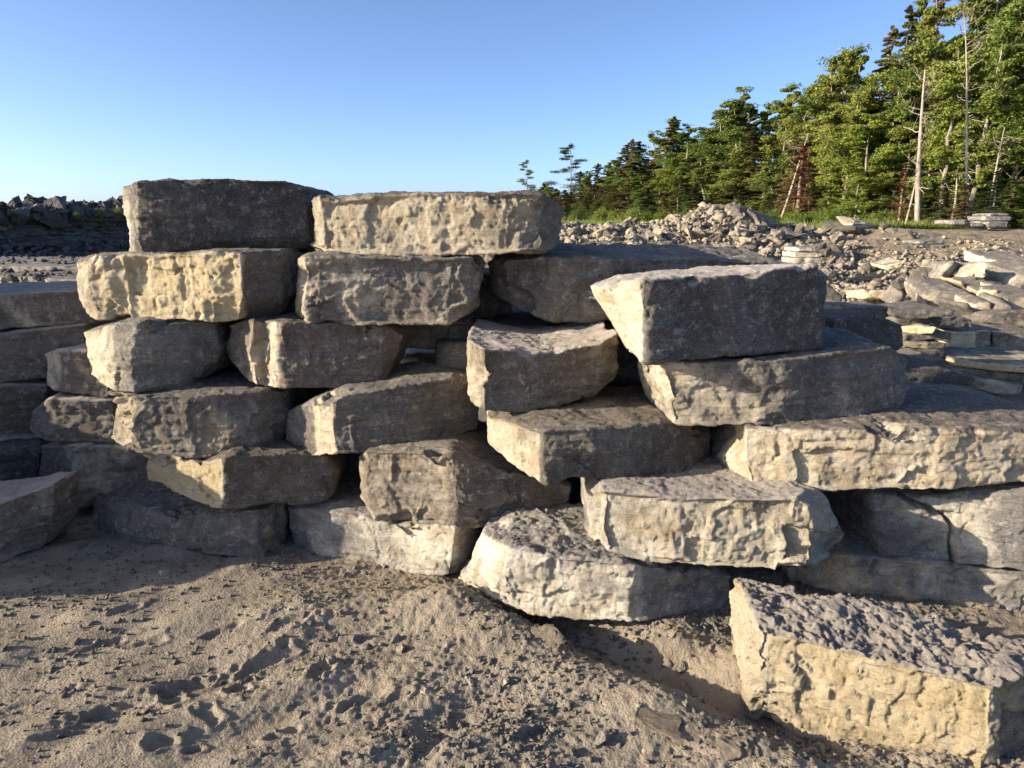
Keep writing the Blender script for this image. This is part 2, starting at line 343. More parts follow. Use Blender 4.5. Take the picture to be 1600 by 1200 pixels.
# ------------------------------------------------------------------ stones
DG = bpy.context.evaluated_depsgraph_get
def voxelise(V, faces, vs):
    me = bpy.data.meshes.new('tmp'); me.from_pydata([tuple(v) for v in V], [], faces)
    bm = bmesh.new(); bm.from_mesh(me); bmesh.ops.recalc_face_normals(bm, faces=bm.faces); bmesh.ops.triangulate(bm, faces=bm.faces); bm.to_mesh(me); bm.free()
    o = bpy.data.objects.new('tmp', me); COL.objects.link(o)
    m = o.modifiers.new('r', 'REMESH'); m.mode = 'VOXEL'; m.voxel_size = vs; m.adaptivity = 0
    ev = o.evaluated_get(DG()); r = ev.to_mesh()
    n = len(r.vertices); co = np.empty(n * 3, dtype=np.float32); r.vertices.foreach_get('co', co); co = co.reshape(-1, 3).astype(np.float64)
    ed = np.empty(len(r.edges) * 2, dtype=np.int32); r.edges.foreach_get('vertices', ed); ed = ed.reshape(-1, 2)
    q = len(r.polygons); lt = np.empty(q, dtype=np.int32); r.polygons.foreach_get('loop_total', lt)
    assert (lt == 4).all()
    fc = np.empty(q * 4, dtype=np.int32); r.loops.foreach_get('vertex_index', fc); fc = fc.reshape(-1, 4)
    ev.to_mesh_clear(); bpy.data.objects.remove(o); bpy.data.meshes.remove(me)
    return co, ed, fc
def smooth(co, ed, it):
    n = len(co); a, b = ed[:, 0], ed[:, 1]; deg = np.bincount(a, minlength=n) + np.bincount(b, minlength=n)
    p = co
    for _ in range(it):
        s = np.stack([np.bincount(a, p[b, k], n) + np.bincount(b, p[a, k], n) for k in range(3)], 1) / deg[:, None]
        p = p * .3 + s * .7
    return p
def normals(co, fc):
    d1 = co[fc[:, 2]] - co[fc[:, 0]]; d2 = co[fc[:, 3]] - co[fc[:, 1]]; fn = np.cross(d1, d2); n = len(co)
    vn = np.zeros((n, 3))
    for k in range(4):
        for c in range(3): vn[:, c] += np.bincount(fc[:, k], fn[:, c], n)
    return vn / np.maximum(np.linalg.norm(vn, axis=1), 1e-9)[:, None]
seedc = [0]
def carve(V, faces, vs, mat, rough=1.0, ochre=None, cracks=(), striate=0.0, pitted=0.0, ledge=1.0, wear=1.0, scale=1.0, chips=14, dust=0.0):
    """dense stone from a coarse closed shape: worn edges, broken facets, bedding"""
    seedc[0] += 1; sd_ = seedc[0] * 7.31
    co, ed, fc = voxelise(V, faces, vs * QUICK)
    base = co.copy(); S = scale
    bx_, by_ = proj(base)
    if ochre is None: oc = np.zeros(len(co))
    elif np.isscalar(ochre): oc = np.full(len(co), float(ochre))
    else: oc = np.interp(bx_, [a for a, b in ochre], [b for a, b in ochre])  # by picture column: tan on sunlit facets, grey where they turn from the sun
    P = base / S + sd_
    vq = vs * QUICK; co = smooth(co, ed, 1)
    sm = smooth(co, ed, max(2, int(round(6 * (.0085 / vq) ** 2))))
    edge = np.linalg.norm(smooth(co, ed, 10) - co, axis=1)
    wn = np.clip(.02 + .8 * fbm(P * 9, 2), 0, .8)[:, None] * wear
    co = co + (sm - co) * wn
    # pieces knocked off along the edges and corners
    rc = np.random.RandomState(seedc[0]); nn = normals(smooth(co, ed, 14), fc); conv = ((co - smooth(co, ed, 10)) * nn).sum(1); cand = np.nonzero(conv > np.quantile(conv, .90))[0]
    wob = .006 * fbm(P * 16, 4, .65)
    for c_ in range(chips):
        q = cand[rc.randint(len(cand))]; pn = nn[q] + rc.randn(3) * .32; pn /= np.linalg.norm(pn)
        Rr = S * (.04 + .12 * rc.rand() ** 1.6); dp = S * (.004 + .10 * rc.rand() * Rr / S); p0 = co[q] - pn * dp
        dv = co - p0; ds = np.linalg.norm(dv * (.7 + .8 * rc.rand(3)), axis=1) * (1 + wob * 45); m = ds < Rr
        if not m.any(): continue
        sd2 = dv[m] @ pn; ov = np.clip(sd2 + wob[m] * S, 0, .035 * S) * (1 - sstep(ds[m] / Rr, .82, 1.0)); co[m] -= pn * ov[:, None]
    n = normals(smooth(co, ed, 2), fc); up = np.abs(n[:, 2]); side = 1 - up
    fresh = (.28 + 1.5 * np.clip(oc + .25 * vnoise(P * 4), 0, .8)) * rough      # the ochre parts are the broken ones
    wp = P + .035 * np.stack([vnoise(P * 9), vnoise(P * 9 + 31), vnoise(P * 9 + 63)], 1) + .012 * np.stack([vnoise(P * 30), vnoise(P * 30 + 31), vnoise(P * 30 + 63)], 1)
    rc2 = np.random.RandomState(seedc[0] + 500); ti = rc2.randn(2) * .06
    zb = P[:, 2] + ti[0] * P[:, 0] + ti[1] * P[:, 1]                      # bedding dips a little differently in every stone
    fr = np.clip(oc + .3 * vnoise(P * 3.5) - .1, 0, .8) / .8                # 1 = fresh broken face, 0 = old flat face
    h = .004 + .014 * fbm(P * 3.0, 3) * (1 - .6 * up)
    h = h + .020 * scallop(wp * np.array([3.6, 3.6, 5.0]), seedc[0], .1, 2.2) * (side * .85 + .15) * (.45 + .55 * fr) * rough
    h = h + .010 * scallop(wp * np.array([10., 10, 9]), seedc[0] + 50, .15, 2.6) * side * (.30 + .70 * fr) * rough
    h = h + .0050 * scallop(wp * np.array([34., 34, 20]), seedc[0] + 90, .2, 2.8) * side * (.25 + .75 * fr) * rough
    # spalled flakes with crisp rims
    tq = fbm(wp * np.array([3.4, 3.4, 6.5]) + 40, 4, .55) * 2.6; tf = tq - np.floor(tq)
    h = h + (1 - .75 * fr) * .0060 * (np.floor(tq) + sstep(tf, .0, .10)) * side * (.5 + .5 * rough)
    tq = fbm(wp * np.array([5.5, 5.5, 2.0]) + 80, 5, .6) * 3.0; tf = tq - np.floor(tq)
    h = h + (.0030 + .0065 * pitted) * (np.floor(tq) + sstep(tf, .0, .12)) * up
    h = h + .0022 * fbm(P * 46, 3, .75) * (.35 + .65 * fr + .3 * up)
    # bedding: a few open ledges and fine laminae
    lay = vnoise(np.stack([P[:, 0] * .9, P[:, 1] * .9, zb * 17 + .5 * vnoise(P * 2.0)], 1))
    lay2 = vnoise(np.stack([P[:, 0] * 1.6, P[:, 1] * 1.6, zb * 75 + .4 * vnoise(P * 4)], 1))
    h = h + ledge * side * (.0085 * np.sign(lay) * np.abs(lay) ** .3 * np.clip(.35 + fbm(P * 2.6 + 8, 2), 0, 1) + .0030 * np.sign(lay2) * np.abs(lay2) ** .5 * (1 - .5 * fr))
    flute = 1 - 2 * np.abs(vnoise(np.stack([P[:, 0] * 19, P[:, 1] * 19, P[:, 2] * 4.5 + .8 * vnoise(P * 5)], 1)))
    h = h + (.0012 * fr + .006 * striate) * side * flute
    if pitted: h = h + pitted * (.009 * facet(wp * np.array([22, 30, 12]), 19) + .009 * fbm(P * 26, 4, .8)) * sstep(n[:, 2], .5, .9)
    h = np.clip(h, -.045, .028)
    ns = normals(smooth(co, ed, 6), fc); co = co + ns * (h * S)[:, None]
    px, py = proj(co)
    for pts, wpx, dep in cracks:
        dmin = np.full(len(co), 1e9)
        for (x0, y0), (x1, y1) in zip(pts[:-1], pts[1:]):
            t = np.clip(((px - x0) * (x1 - x0) + (py - y0) * (y1 - y0)) / ((x1 - x0) ** 2 + (y1 - y0) ** 2), 0, 1)
            dmin = np.minimum(dmin, np.hypot(px - x0 - t * (x1 - x0), py - y0 - t * (y1 - y0) + 2.5 * vnoise(P * 30)))
        m = (1 - sstep(dmin, wpx * .5, wpx)) * (n[:, 1] < -.2); co[:, 1] += m * dep
    c0 = np.array([base[:, 0].mean(), base[:, 1].mean(), base[:, 2].min()])
    me = mesh_np('stone', co - c0, fc, [mat], False)
    # flat tops carry grey dust, not ochre; its paleness also paints in grazing sun
    oc = oc * (1 - (.6 if dust < 2 else .2) * sstep(n[:, 2], .55, .9))
    at = me.attributes.new('dust', 'FLOAT', 'POINT'); at.data.foreach_set('value', (min(dust, 1) * sstep(n[:, 2], .45, .85)).astype(np.float32))
    at = me.attributes.new('ochre', 'FLOAT', 'POINT'); at.data.foreach_set('value', oc.astype(np.float32))
    return me, c0
def block(label, cols, back, mat=None, name='stone_block', cat='stone block', vs=.0072, btop=0.0, bbot=0.0, sx=.95, kw=None, shiftx=0.0, group=None, tint=None):
    """cols: list of (Y, (px,py), ..., (px,py)) top to bottom, a point may be (px,py,dY); back: (Y left, Y right)"""
    nr = len(cols[0]) - 1; nc = len(cols)
    Fv = [[unp(p[0], p[1], c[0] + (p[2] if len(p) > 2 else 0)) for p in c[1:]] for c in cols]
    xs = np.array([c[0][0] for c in Fv]); xm = (xs[0] + xs[-1]) / 2
    V = []; idx = {}
    for i_, c in enumerate(Fv):
        for j_, p in enumerate(c): idx['f', i_, j_] = len(V); V.append(p)
    for i_, c in enumerate(Fv):
        f = (xs[i_] - xs[0]) / (xs[-1] - xs[0]); yb = back[0] + (back[1] - back[0]) * f
        for j_, p in enumerate(c):
            idx['b', i_, j_] = len(V)
            t = j_ / (nr - 1)
            V.append(np.array((xm + (p[0] - xm) * sx + shiftx, yb, p[2] + btop * (1 - t) + bbot * t)))
    fs = []
    for i_ in range(nc - 1):
        for j_ in range(nr - 1):
            fs.append([idx['f', i_, j_], idx['f', i_, j_ + 1], idx['f', i_ + 1, j_ + 1], idx['f', i_ + 1, j_]])
            fs.append([idx['b', i_, j_], idx['b', i_ + 1, j_], idx['b', i_ + 1, j_ + 1], idx['b', i_, j_ + 1]])
        fs.append([idx['f', i_, 0], idx['f', i_ + 1, 0], idx['b', i_ + 1, 0], idx['b', i_, 0]])
        e = nr - 1; fs.append([idx['f', i_, e], idx['b', i_, e], idx['b', i_ + 1, e], idx['f', i_ + 1, e]])
    for i_ in (0, nc - 1):
        for j_ in range(nr - 1):
            fs.append([idx['f', i_, j_], idx['b', i_, j_], idx['b', i_, j_ + 1], idx['f', i_, j_ + 1]])
    me, c0 = carve(V, fs, vs, mat or M_ROCK, **(kw or {}))
    me.name = name; o = link(name, me); o.location = c0
    r_ = random.Random(label); t_ = r_.uniform(-1, 1); o.color = (*(tint or (1 + .07 * t_, 1, 1 - .07 * t_)), 1)
    return tag(o, label, cat, group)

W = 'stones of the dry-stacked wall'
def wall(label, cols, back, **k): return block(label, cols, back, group=W, **k)
# --- top course
wall('dark grey block at the left end of the top course, its back to the sky',
     [(3.66, (192, 294), (194, 372), (196, 396)), (3.47, (214, 286), (212, 374), (222, 399, .03)), (3.58, (340, 280), (340, 374), (338, 393, .05)),
      (3.68, (436, 283), (436, 370), (436, 391, .05)), (3.76, (480, 296), (482, 366), (484, 388, .05)), (3.86, (499, 304), (500, 350), (498, 380))], (4.25, 4.3),
     kw=dict(ochre=[(190, .5), (215, .15), (240, .0), (500, .0)], rough=.75, ledge=.6), mat=M_DARK, tint=(.97, .93, .90))
wall('long sunlit tan block at the right end of the top course',
     [(3.66, (481, 314), (483, 382)), (3.52, (500, 306), (506, 394)), (3.49, (560, 304), (560, 398)), (3.46, (700, 301), (700, 397)),
      (3.41, (812, 301), (812, 394)), (3.44, (850, 306), (850, 392)), (3.62, (880, 328), (872, 380))], (4.15, 4.2),
     kw=dict(ochre=[(480, .42), (520, .62), (640, .55), (800, .55), (840, .40), (870, .0)], rough=1.0, ledge=.7))
# --- second course
wall('ragged bright yellow block with an undercut right half, under the dark top block',
     [(3.50, (118, 408), (117, 450), (128, 485)), (3.40, (140, 402), (138, 455), (150, 497)), (3.38, (230, 398), (230, 460), (230, 500)),
      (3.335, (318, 397), (318, 460), (318, 499)), (3.32, (381, 396), (381, 462), (374, 498, .06)), (3.40, (388, 396), (390, 464), (392, 497, .08)),
      (3.50, (438, 394), (440, 462), (436, 492, .08)), (3.64, (464, 402), (466, 452), (444, 484, .05))], (4.1, 4.15),
     kw=dict(ochre=[(110, .55), (200, .75), (370, .75), (384, .35), (392, -.1)], rough=.9, striate=1.0, ledge=.3))
wall('grey scuffed block in the middle of the second course, chipped at its lower right',
     [(3.50, (466, 404), (468, 480), (470, 492)), (3.33, (474, 401), (474, 480), (476, 504)), (3.36, (600, 402), (600, 480), (600, 508)),
      (3.38, (706, 403), (704, 482), (700, 506)), (3.41, (738, 403), (738, 470), (736, 488, .08)), (3.52, (754, 412), (752, 450), (750, 474, .05))], (4.0, 4.0),
     kw=dict(ochre=[(470, .45), (500, .25), (560, .3), (620, .12), (700, .3), (750, .2)], rough=.9, ledge=.6))
wall('very long dark block with a domed top, behind the tilted slab',
     [(3.80, (762, 412), (764, 436), (768, 455)), (3.66, (784, 406), (790, 440), (800, 480)), (3.59, (860, 404), (860, 450), (862, 500)), (3.60, (960, 405), (960, 450), (960, 503)),
      (3.70, (1100, 404), (1100, 450), (1100, 500)), (3.78, (1225, 414), (1225, 450), (1225, 490))], (4.28, 4.3), btop=.05,
     kw=dict(ochre=[(760, .05), (820, .28), (870, .1), (1225, .25)], rough=.9, ledge=.8))
wall('tilted dark slab with a pale broken left end, highest stone right of the middle',
     [(3.02, (931, 452), (958, 498), (990, 552)), (2.94, (955, 444), (978, 505), (998, 562)), (2.72, (1000, 440), (1010, 500), (1006, 566)), (2.83, (1150, 427), (1150, 490), (1150, 556)),
      (2.96, (1276, 415), (1280, 480), (1284, 542)), (3.06, (1289, 432), (1284, 480), (1290, 528))], (3.5, 3.55), btop=-.035,
     kw=dict(ochre=[(930, .62), (1003, .58), (1012, -.05), (1290, -.1)], rough=.55, ledge=.5, wear=.7, dust=1), mat=M_DARK, tint=(.95, .92, .90))
# --- third course
wall('dark block with a pale left corner in the third course, under the yellow block',
     [(3.52, (128, 520), (134, 560), (140, 590)), (3.33, (180, 504), (160, 560), (180, 610)), (3.27, (214, 503), (200, 560), (210, 612)), (3.38, (300, 503), (300, 560), (290, 604)),
      (3.47, (336, 506), (344, 550), (330, 586))], (3.95, 3.95),
     kw=dict(ochre=[(125, .45), (175, .42), (190, .05), (345, 0)], rough=.8))
wall('grey block with two pale ridges near its left end in the third course',
     [(3.52, (340, 512), (346, 535), (358, 560)), (3.42, (384, 500), (380, 550), (390, 596)), (3.345, (396, 502), (392, 552), (402, 600)), (3.40, (410, 503), (412, 552), (414, 602)),
      (3.31, (430, 505), (432, 552), (426, 604)), (3.41, (600, 508), (600, 555), (590, 606)), (3.48, (630, 524), (628, 548), (614, 580))], (3.95, 3.95),
     kw=dict(ochre=[(340, .2), (384, .3), (396, .6), (430, .55), (445, .12), (630, .1)], rough=.7))
wall('brown grey block with a flat dusty top, left of the tilted slab',
     [(3.12, (727, 528), (727, 570), (727, 625)), (2.94, (754, 546), (752, 600), (756, 642)), (3.03, (850, 552), (850, 600), (840, 645)), (3.15, (940, 535), (944, 580), (930, 618)), (3.24, (966, 520), (966, 550), (962, 592))],
     (3.72, 3.75), kw=dict(ochre=[(725, .5), (748, .45), (760, .12), (900, .1), (930, .35), (966, .25)], rough=.6, ledge=.7, dust=1), tint=(.86, .80, .74))
wall('wide block carrying the tilted slab, a diagonal shadow across its face',
     [(3.20, (1001, 570), (1004, 600), (1014, 622)), (2.83, (1032, 567), (1042, 610), (1052, 662)), (2.79, (1180, 566), (1200, 610), (1180, 668)), (2.80, (1216, 565), (1230, 610), (1200, 668)),
      (2.88, (1300, 556), (1310, 610), (1320, 670)), (2.96, (1392, 544), (1396, 600), (1392, 660)), (3.12, (1416, 560), (1418, 600), (1412, 636))], (3.55, 3.6),
     kw=dict(ochre=[(1000, .45), (1050, .4), (1180, .35), (1230, .1), (1290, .1), (1320, .3), (1420, .0)], rough=.9))
wall('deep tan faced block on the right edge with a broad dark top',
     [(2.98, (1150, 680), (1118, 715), (1122, 748)), (2.75, (1166, 670), (1160, 715), (1176, 758)), (2.70, (1300, 674), (1300, 720), (1300, 768)), (2.67, (1450, 670), (1450, 720), (1450, 766)),
      (2.70, (1600, 676), (1600, 715), (1600, 750)), (2.74, (1740, 682), (1740, 715), (1740, 745))], (3.55, 3.6),
     kw=dict(ochre=[(1115, .3), (1200, .55), (1740, .5)], rough=.9, ledge=.6))
# --- fourth course
wall('mottled grey block with a bright left edge in the fourth course',
     [(3.40, (166, 614), (172, 650), (170, 684)), (3.20, (194, 620), (196, 660), (206, 710)), (3.225, (310, 618), (310, 660), (300, 714)), (3.29, (402, 614), (404, 660), (400, 711)), (3.42, (452, 612), (456, 650), (440, 692))],
     (3.85, 3.85), kw=dict(ochre=[(165, .6), (195, .5), (206, .25), (330, .35), (400, .15), (455, 0)], rough=.95))
wall('dark block tilted up to the right with one pale left corner strip',
     [(3.40, (452, 645), (450, 665), (450, 688)), (3.27, (487, 627), (486, 670), (484, 714)), (3.12, (521, 621), (516, 670), (524, 712)), (3.22, (640, 603), (640, 650), (640, 698)), (3.31, (704, 593), (704, 640), (706, 684)), (3.45, (744, 594), (748, 630), (744, 668))],
     (3.8, 3.8), kw=dict(ochre=[(450, .1), (484, .2), (490, .6), (516, .55), (528, .05), (640, .1), (745, .1)], rough=.65))
wall('dark slab with a bright wedge shaped left end, below the flat topped brown block',
     [(3.10, (757, 650), (758, 670), (760, 692)), (2.74, (836, 672), (836, 712), (842, 752)), (2.72, (850, 674), (846, 714), (856, 757)), (2.80, (980, 667), (980, 710), (980, 752)), (2.90, (1070, 660), (1070, 700), (1064, 742)), (3.04, (1112, 668), (1114, 700), (1110, 734))],
     (3.5, 3.55), kw=dict(ochre=[(755, .6), (838, .55), (850, .0), (1112, -.05)], rough=.6, ledge=.8, wear=.8), tint=(.80, .76, .72))
wall('bright cream rough block with a pointed right end, low on the right',
     [(2.78, (912, 766), (909, 800), (914, 838)), (2.65, (940, 765), (932, 812), (948, 868)), (2.60, (1050, 778), (1050, 830), (1050, 884)), (2.555, (1200, 780), (1200, 830), (1200, 893)), (2.52, (1268, 778), (1276, 838), (1262, 890)),
      (2.62, (1292, 776), (1332, 836), (1300, 872))], (3.2, 3.2), kw=dict(ochre=[(905, .45), (1000, .62), (1280, .66), (1335, .4)], rough=1.15, ledge=.4, dust=1), mat=M_PALE)
# --- fifth course
wall('dark slab with a glowing yellow left facet, fifth course',
     [(3.46, (221, 712), (221, 730), (225, 750)), (3.12, (322, 722, .05), (338, 750), (341, 796)), (3.12, (350, 716), (350, 752), (352, 796)), (3.20, (430, 711), (430, 750), (430, 792)), (3.29, (512, 712), (518, 750), (512, 782)), (3.34, (526, 726), (528, 750), (524, 772))],
     (3.8, 3.8), kw=dict(ochre=[(220, .75), (341, .72), (350, .05), (528, .05)], rough=.6, wear=.7), tint=(.82, .77, .72))
wall('grey block with an olive stained rough left half, under the tilted dark block',
     [(3.20, (557, 716), (555, 745), (560, 776)), (3.10, (572, 706), (568, 760), (586, 814)), (3.06, (640, 706), (640, 760), (640, 822)), (3.00, (704, 714), (712, 760), (708, 823)), (3.09, (800, 736), (800, 775), (800, 820)), (3.20, (892, 762), (894, 785), (893, 808))],
     (3.7, 3.7), kw=dict(ochre=[(555, .42), (690, .40), (715, .08), (893, .0)], rough=.85))
wall('pale rough stone with a broad crumbly top, lowest beside the big foreground stone',
     [(2.92, (756, 836), (735, 865), (712, 908)), (2.69, (800, 858), (785, 900), (775, 944)), (2.63, (880, 872), (880, 915), (880, 966)), (2.60, (990, 882), (985, 925), (985, 976)), (2.63, (1016, 884), (1010, 925), (1016, 974)), (2.80, (1143, 902), (1142, 940), (1138, 974))],
     (3.2, 3.2), kw=dict(ochre=[(710, .45), (1000, .5), (1015, .1), (1143, .1)], rough=1.0, pitted=.35), mat=M_PALE)
wall('grey block split by a jagged black crack at the right edge',
     [(3.06, (1332, 800), (1328, 820), (1326, 848)), (2.84, (1366, 772), (1370, 820), (1382, 868)), (2.76, (1486, 778), (1486, 830), (1488, 880)), (2.66, (1600, 774), (1600, 830), (1600, 893)), (2.66, (1740, 774), (1740, 830), (1740, 905))],
     (3.4, 3.4), kw=dict(ochre=[(1325, .2), (1400, .3), (1480, .35), (1500, .5), (1600, .2)], rough=.9, cracks=[([(1398, 770), (1440, 790), (1478, 806), (1488, 822), (1485, 848), (1490, 884)], 4.5, .10)]), mat=M_PALE)
# --- bottom course
wall('low blue grey stone with slanting dark facets, bottom left of the wall',
     [(3.62, (143, 790), (141, 806), (150, 826)), (3.42, (178, 786), (180, 822), (190, 850)), (3.27, (290, 806), (284, 836), (292, 863)), (3.19, (400, 800), (400, 836), (414, 872)), (3.24, (424, 792), (420, 830), (424, 868)), (3.40, (450, 788), (450, 830), (448, 856))],
     (3.8, 3.8), btop=.05, kw=dict(ochre=[(140, .0), (400, .1), (418, .35), (450, .3)], rough=.8), mat=M_ROCK, tint=(.84, .92, 1.02))
wall('light grey bottom stone with a sunlit triangle at its right end',
     [(3.36, (447, 792), (448, 825), (456, 856)), (3.20, (520, 800), (520, 840), (520, 880)), (3.10, (620, 812), (620, 850), (610, 893)), (3.00, (712, 822), (708, 860), (702, 899)), (3.22, (754, 828), (752, 855), (738, 886))],
     (3.75, 3.7), kw=dict(ochre=[(447, .25), (600, .42), (712, .5), (722, .1)], rough=.8), mat=M_PALE)
wall('low grey stone behind the big foreground stone at the right edge',
     [(2.98, (1230, 888), (1232, 925), (1236, 965)), (2.84, (1330, 868), (1330, 925), (1330, 990)), (2.76, (1480, 882), (1480, 935), (1480, 1000)), (2.70, (1600, 898), (1600, 950), (1600, 1010)), (2.66, (1740, 905), (1740, 955), (1740, 1015))],
     (3.4, 3.4), kw=dict(ochre=[(1230, .3), (1600, .45)], rough=.9), mat=M_PALE)
# --- big foreground stone
def big_stone():
    A, B, C = unp(1150, 899, 2.47), unp(1186, 984, 2.13), unp(1552, 1076, 1.84); D = unp(1700, 1022, 1.98); ct = (A + B + C + D) / 4
    top = [B, (B + C) / 2 + np.array([.0, .012, -.004]), C, D, (A + D) / 2 + np.array([0, .03, 0]), A]; V = []
    for k, z in ((1.0, None), (1.045, .13), (1.0, -.06)):
        for p in top: q = ct + (p - ct) * k; V.append(np.array((q[0], q[1], p[2] if z is None else z)))
    fs = [[0, 1, 4, 5], [1, 2, 3, 4], [12, 17, 16, 13], [13, 16, 15, 14]]
    for l in (0, 6):
        for k in range(6): fs.append([l + k, l + 6 + k, l + 6 + (k + 1) % 6, l + (k + 1) % 6])
    me, c0 = carve(V, fs, .0056, M_ROCK, ochre=[(1130, .52), (1180, .52), (1210, .66), (1540, .74), (1560, .35)], rough=1.1, pitted=.8, wear=.6, dust=.85, chips=8)
    o = link('stone_block', me); o.location = c0; tag(o, 'huge yellow foreground stone with a dark pitted top, lower right corner', 'stone block')
big_stone()
block('tan brown stone with a pale dusty top lying on the dirt at the left edge',
     [(3.00, (-200, 815), (-200, 870), (-200, 925)), (3.12, (0, 787), (0, 830), (0, 882)), (3.28, (86, 757), (82, 800), (64, 854)), (3.40, (104, 762), (110, 786), (100, 818))], (3.42, 3.5),
     kw=dict(ochre=[(0, .22), (110, .25)], rough=.55, dust=1), sx=1.0)
# --- return of the wall on the left
RT = 'stones of the shaded wall return on the left'
def ret(label, cols, back, **k): k['kw'] = dict(k.get('kw', {}), dust=.8); return block(label, cols, back, group=RT, vs=.010, **k)
ret('broad flat grey slab on top of the shaded stones at the left edge',
    [(4.0, (-160, 462), (-160, 522)), (4.02, (0, 460), (0, 515)), (4.0, (70, 455), (70, 510)), (4.05, (150, 452), (150, 505))], (4.75, 4.8), kw=dict(ochre=[(0, .35), (60, .45), (150, .1)], rough=.7))
ret('long grey stone second from the top at the left edge',
    [(3.95, (-160, 528), (-160, 600)), (3.95, (0, 522), (0, 600)), (3.97, (70, 514), (72, 590)), (4.02, (135, 506), (132, 560))], (4.6, 4.6), kw=dict(ochre=.12, rough=.8))
ret('small stone with an ochre stained left end beside the dark third course block',
    [(3.88, (70, 552), (71, 604)), (3.74, (88, 549), (90, 612)), (3.76, (170, 546), (170, 622))], (4.3, 4.3), kw=dict(ochre=[(70, .6), (86, .55), (98, .2), (170, .2)], rough=.7))
ret('grey square stone under the long grey stone at the left edge',
    [(3.95, (-130, 606), (-130, 690)), (3.92, (0, 602), (0, 684)), (4.0, (76, 600), (48, 676))], (4.5, 4.5), kw=dict(ochre=.1, rough=.8))
ret('pale scuffed stone with a rounded left end beside the mottled fourth course block',
    [(3.80, (50, 645), (48, 676)), (3.70, (76, 624), (76, 688)), (3.72, (180, 626), (180, 694))], (4.3, 4.3), kw=dict(ochre=.05, rough=.8))
ret('dark stone just above the tan brown stone at the left edge',
    [(3.9, (-120, 694), (-120, 780)), (3.88, (0, 686), (0, 760)), (3.98, (66, 682), (62, 750))], (4.4, 4.4), kw=dict(ochre=.0, rough=.8), mat=M_DARK)
ret('large stone with a blue grey left facet, behind the blue grey bottom stone',
    [(3.96, (62, 698), (64, 765)), (3.66, (112, 696), (118, 792)), (3.72, (230, 700), (230, 786))], (4.3, 4.3), kw=dict(ochre=[(60, .0), (106, .1), (118, .4), (230, .3)], rough=.8))
# --- stones behind: some seen through the gaps, others added to keep gaps dark
BK = 'stones behind the wall seen through its gaps'
def bk(label, cols, back, **k): return block(label, cols, back, group=BK, vs=.016, **k)
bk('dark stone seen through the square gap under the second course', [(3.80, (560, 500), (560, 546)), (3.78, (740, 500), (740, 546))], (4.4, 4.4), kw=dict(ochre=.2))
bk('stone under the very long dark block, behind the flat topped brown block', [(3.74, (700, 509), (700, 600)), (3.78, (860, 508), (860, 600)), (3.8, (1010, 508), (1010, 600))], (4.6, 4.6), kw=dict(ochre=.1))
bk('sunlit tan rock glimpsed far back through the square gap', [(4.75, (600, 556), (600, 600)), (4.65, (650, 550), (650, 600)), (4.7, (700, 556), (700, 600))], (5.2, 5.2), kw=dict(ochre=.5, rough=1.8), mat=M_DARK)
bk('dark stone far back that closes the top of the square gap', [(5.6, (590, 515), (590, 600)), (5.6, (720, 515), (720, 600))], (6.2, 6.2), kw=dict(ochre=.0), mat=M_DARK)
bk('shadowed stone behind the joint of two third course blocks', [(3.95, (430, 560), (430, 650)), (3.95, (540, 560), (540, 650))], (4.5, 4.5), kw=dict(ochre=.0), mat=M_DARK)  # added dark backing that hides bright ground behind the joint
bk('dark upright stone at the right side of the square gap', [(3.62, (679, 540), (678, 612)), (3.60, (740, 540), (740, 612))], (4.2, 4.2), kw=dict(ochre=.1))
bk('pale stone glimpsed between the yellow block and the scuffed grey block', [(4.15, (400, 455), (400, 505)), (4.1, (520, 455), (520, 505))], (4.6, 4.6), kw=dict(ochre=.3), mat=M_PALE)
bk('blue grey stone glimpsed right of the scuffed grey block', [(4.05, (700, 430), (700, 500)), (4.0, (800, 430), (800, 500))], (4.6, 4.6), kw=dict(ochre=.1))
bk('shadowed stone in the gap under the pale cornered third course block', [(3.95, (290, 560), (290, 640)), (3.9, (400, 560), (400, 640))], (4.5, 4.5), kw=dict(ochre=.0))  # added backing, blocks the bright ground behind this gap
bk('black shadowed stone in the gap beside the dark wedge slab', [(3.75, (1070, 640), (1070, 745)), (3.7, (1230, 640), (1230, 745))], (4.5, 4.5), kw=dict(ochre=.0), mat=M_DARK)  # from here on: dark backing stones added so the gaps stay black
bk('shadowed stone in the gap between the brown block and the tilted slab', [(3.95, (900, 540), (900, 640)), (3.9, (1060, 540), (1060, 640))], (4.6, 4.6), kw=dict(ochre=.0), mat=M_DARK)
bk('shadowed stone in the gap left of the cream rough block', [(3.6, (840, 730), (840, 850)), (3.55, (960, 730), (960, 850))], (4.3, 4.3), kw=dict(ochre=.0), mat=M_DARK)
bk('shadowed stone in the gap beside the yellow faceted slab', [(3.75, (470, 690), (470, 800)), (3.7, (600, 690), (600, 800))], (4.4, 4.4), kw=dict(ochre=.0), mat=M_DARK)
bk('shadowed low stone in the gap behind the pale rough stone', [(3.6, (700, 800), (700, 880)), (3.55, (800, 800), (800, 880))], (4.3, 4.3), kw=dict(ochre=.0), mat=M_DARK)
bk('shadowed stone in the gap left of the cracked block', [(3.55, (1270, 760), (1270, 860)), (3.5, (1370, 760), (1370, 860))], (4.3, 4.3), kw=dict(ochre=.0), mat=M_DARK)
